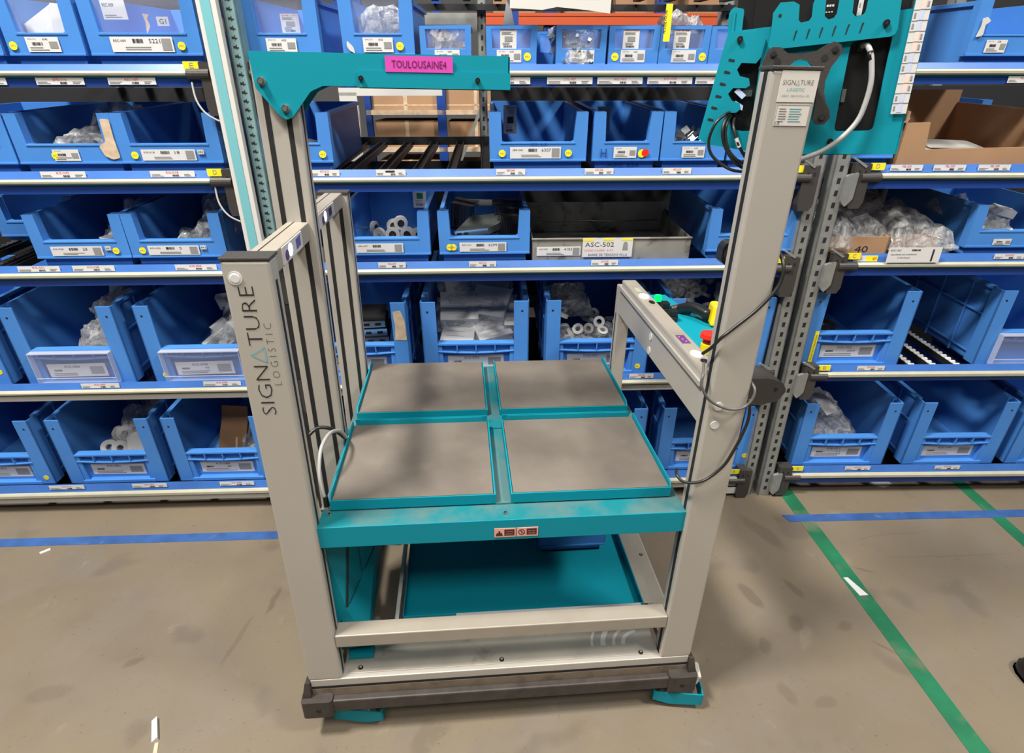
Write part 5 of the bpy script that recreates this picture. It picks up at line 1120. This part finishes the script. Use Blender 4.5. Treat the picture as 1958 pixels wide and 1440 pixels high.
# teal control panel beside the sensor housing
m = MB(); cp = [(.918, .16), (.918, .645), (1.000, .640), (1.018, .50), (1.045, .385), (1.04, .33), (1.00, .20), (.975, .12), (.945, .12)]
m.prism(cp, .944, .947, teal, 'z'); m.box(.918, .921, .16, .645, .90, .947, teal); CPN = m.build('control_panel', TR)
m = MB(); m.cyl((.945, .545, .947), (.945, .545, .962), .0135, blackp, 20); m.cyl((.945, .545, .962), (.945, .545, .978), .0115, greenl, 20, .010); m.build('push_button', CPN, label='lit green push button')
for y in (.488, .425): MB().cyl((.947, y, .947), (.947, y, .962), .015, blackp, 20).box(.937, .957, y-.012, y+.012, .962, .978, blackp).build('selector_switch', CPN, bevel=.003)
m = MB(); m.cyl((.957, .215, .947), (.957, .215, .972), .0155, yelp, 22); m.cyl((.957, .215, .972), (.957, .215, .985), .012, redp, 22); m.cyl((.957, .215, .985), (.957, .215, .998), .021, redp, 26, .019); m.build('emergency_stop', CPN, bevel=.002, label='red and yellow emergency stop button')
# holster with the hand scanner beyond the panel
m = MB(); m.tube([(.985, .49, .955), (1.01, .45, .975), (1.035, .40, .97)], .014, blackp, 12, 4); m.tube([(.965, .49, .955), (.99, .485, .962), (1.01, .46, .96)], .010, capm, 10, 4); m.build('scanner_handle', CPN, smooth=True)
m = MB(); m.hexa([(1.028, .37, .95), (1.062, .36, .95), (1.072, .44, .95), (1.04, .43, .95), (1.034, .38, 1.005), (1.058, .37, 1.005), (1.066, .43, 1.0), (1.044, .43, 1.0)], yelp); m.build('scanner_head', CPN, bevel=.006, label='yellow scanner head')
# black handle grips left and right of the tall upright
m = MB(); m.prism(rounded([(.877, 1.206), (.888, 1.198), (.925, 1.198), (.925, 1.240), (.886, 1.243), (.877, 1.232)], .009, 5), .055, .08, blackp); m.build('scanner_holster', TR, bevel=.004)
m = MB(); m.cyl((.893, .0545, 1.220), (.893, .0555, 1.220), .012, capm, 20); m.build('holster_mouth', bpy.data.objects['scanner_holster'])
m = MB(); m.prism(rounded([(.959, .955), (1.03, .955), (1.062, .945), (1.074, .925), (1.058, .900), (.959, .888)], .006, 3), .06, .13, capm); m.build('armrest', TR, bevel=.004, label='dark grey armrest box')
m = MB()
m.cyl((1.05, .0585, .93), (1.05, .0605, .93), .004, slot, 10)
m.build('screw', bpy.data.objects['armrest'])
# black lead winding round the tall upright
m = MB()
m.tube([(.965, .03, 1.24), (.968, .0, 1.215), (.964, -.008, 1.18), (.935, -.009, 1.137), (.893, -.009, 1.097), (.874, -.008, 1.078), (.866, .004, 1.055), (.862, .03, 1.03)], .0033, cable_b, 10)
m.build('scanner_lead', TR, smooth=True, label='black lead crossing the tall upright')
m = MB(); m.tube([(.868, .03, 1.01), (.856, .0, 1.0), (.852, -.008, .985), (.858, -.012, .968), (.872, -.013, .950), (.895, -.013, .935), (.922, -.013, .927), (.946, -.013, .931), (.960, -.012, .948), (.964, -.006, .968), (.960, .02, .98)], .0028, cable_g if False else mat('dark_grey_cable', (.10, .095, .09), .4), 10)
m.build('scanner_lead', TR, smooth=True, label='lead loop round the upright')
m = MB(); m.tube([(.958, -.006, .945), (.964, -.008, .905), (.958, -.009, .866), (.946, -.010, .825), (.932, -.010, .790), (.905, -.010, .760), (.880, -.010, .749), (.852, -.006, .750), (.842, .01, .758), (.850, .03, .755)], .0032, cable_b, 10)
m.build('scanner_lead', TR, smooth=True, label='lead drooping to the trays')
# casters in teal foot guards (the floor lies RHO*x lower in this frame)
def caster(x, y, ang, right):
    g = math.tan(RHO)*x
    c = bpy.data.objects.new('caster', None); COL.objects.link(c); c.parent = TR; c.location = (x, y, g); c.rotation_euler = (0, 0, ang); c.empty_display_size = .03
    rad = .042; zt = .132-g
    m = MB(); m.cyl((-.014, 0, rad), (.014, 0, rad), rad, mat('grey_rubber_tyre', (.12, .12, .12), .6), 28); m.build('wheel', c, bevel=.003)
    m = MB(); m.cyl((-.0145, 0, rad), (.0145, 0, rad), .026, cream, 24); m.cyl((-.024, 0, rad), (.024, 0, rad), .006, zinc, 12); m.build('hub', c)
    m = MB()
    for sx in (-.020, .017): m.prism(rounded([(-.018, rad-.014), (.014, rad-.014), (.05, zt-.02), (.05, zt-.002), (-.03, zt-.002)], .008), sx, sx+.003, mat('cream_steel', (.62, .60, .52), .4, metal=.3), 'x')
    m.box(-.022, .022, -.034, .052, zt-.006, zt, MAT['cream_steel']); m.build('fork', c)
    m = MB(); gh0, gh1 = .016, .062
    pr = [(-.062, gh0+.012), (-.02, gh0), (.062, gh0+.006), (.062, gh1), (-.062, gh1-.004)]
    for sx in (-.034, .031): m.prism(pr, sx, sx+.003, teal, 'x')
    m.box(-.034, .034, -.064, -.061, gh0+.010, gh1, teal); m.box(-.034, .034, .061, .064, gh0+.005, gh1, teal); m.build('foot_guard', c)
    return c
caster(.108, .035, R(82), False); caster(T-.017, .010, R(-100), True); caster(.085, .70, R(80), False); caster(T-.07, .70, R(-85), True)
# blue bin standing in the lower tray
ptb = Matrix.Rotation(RHO, 4, 'Y') @ Vector((.612, .372, .2045))
t = thing('picking_bin', 'blue bin standing in the lower trolley tray, cut off by the worktop', 'storage bin', ptb, (0, RHO, 0))
link('bin_body', body((.205, .166, .28, .028, .082)), t, bevel=.0018)
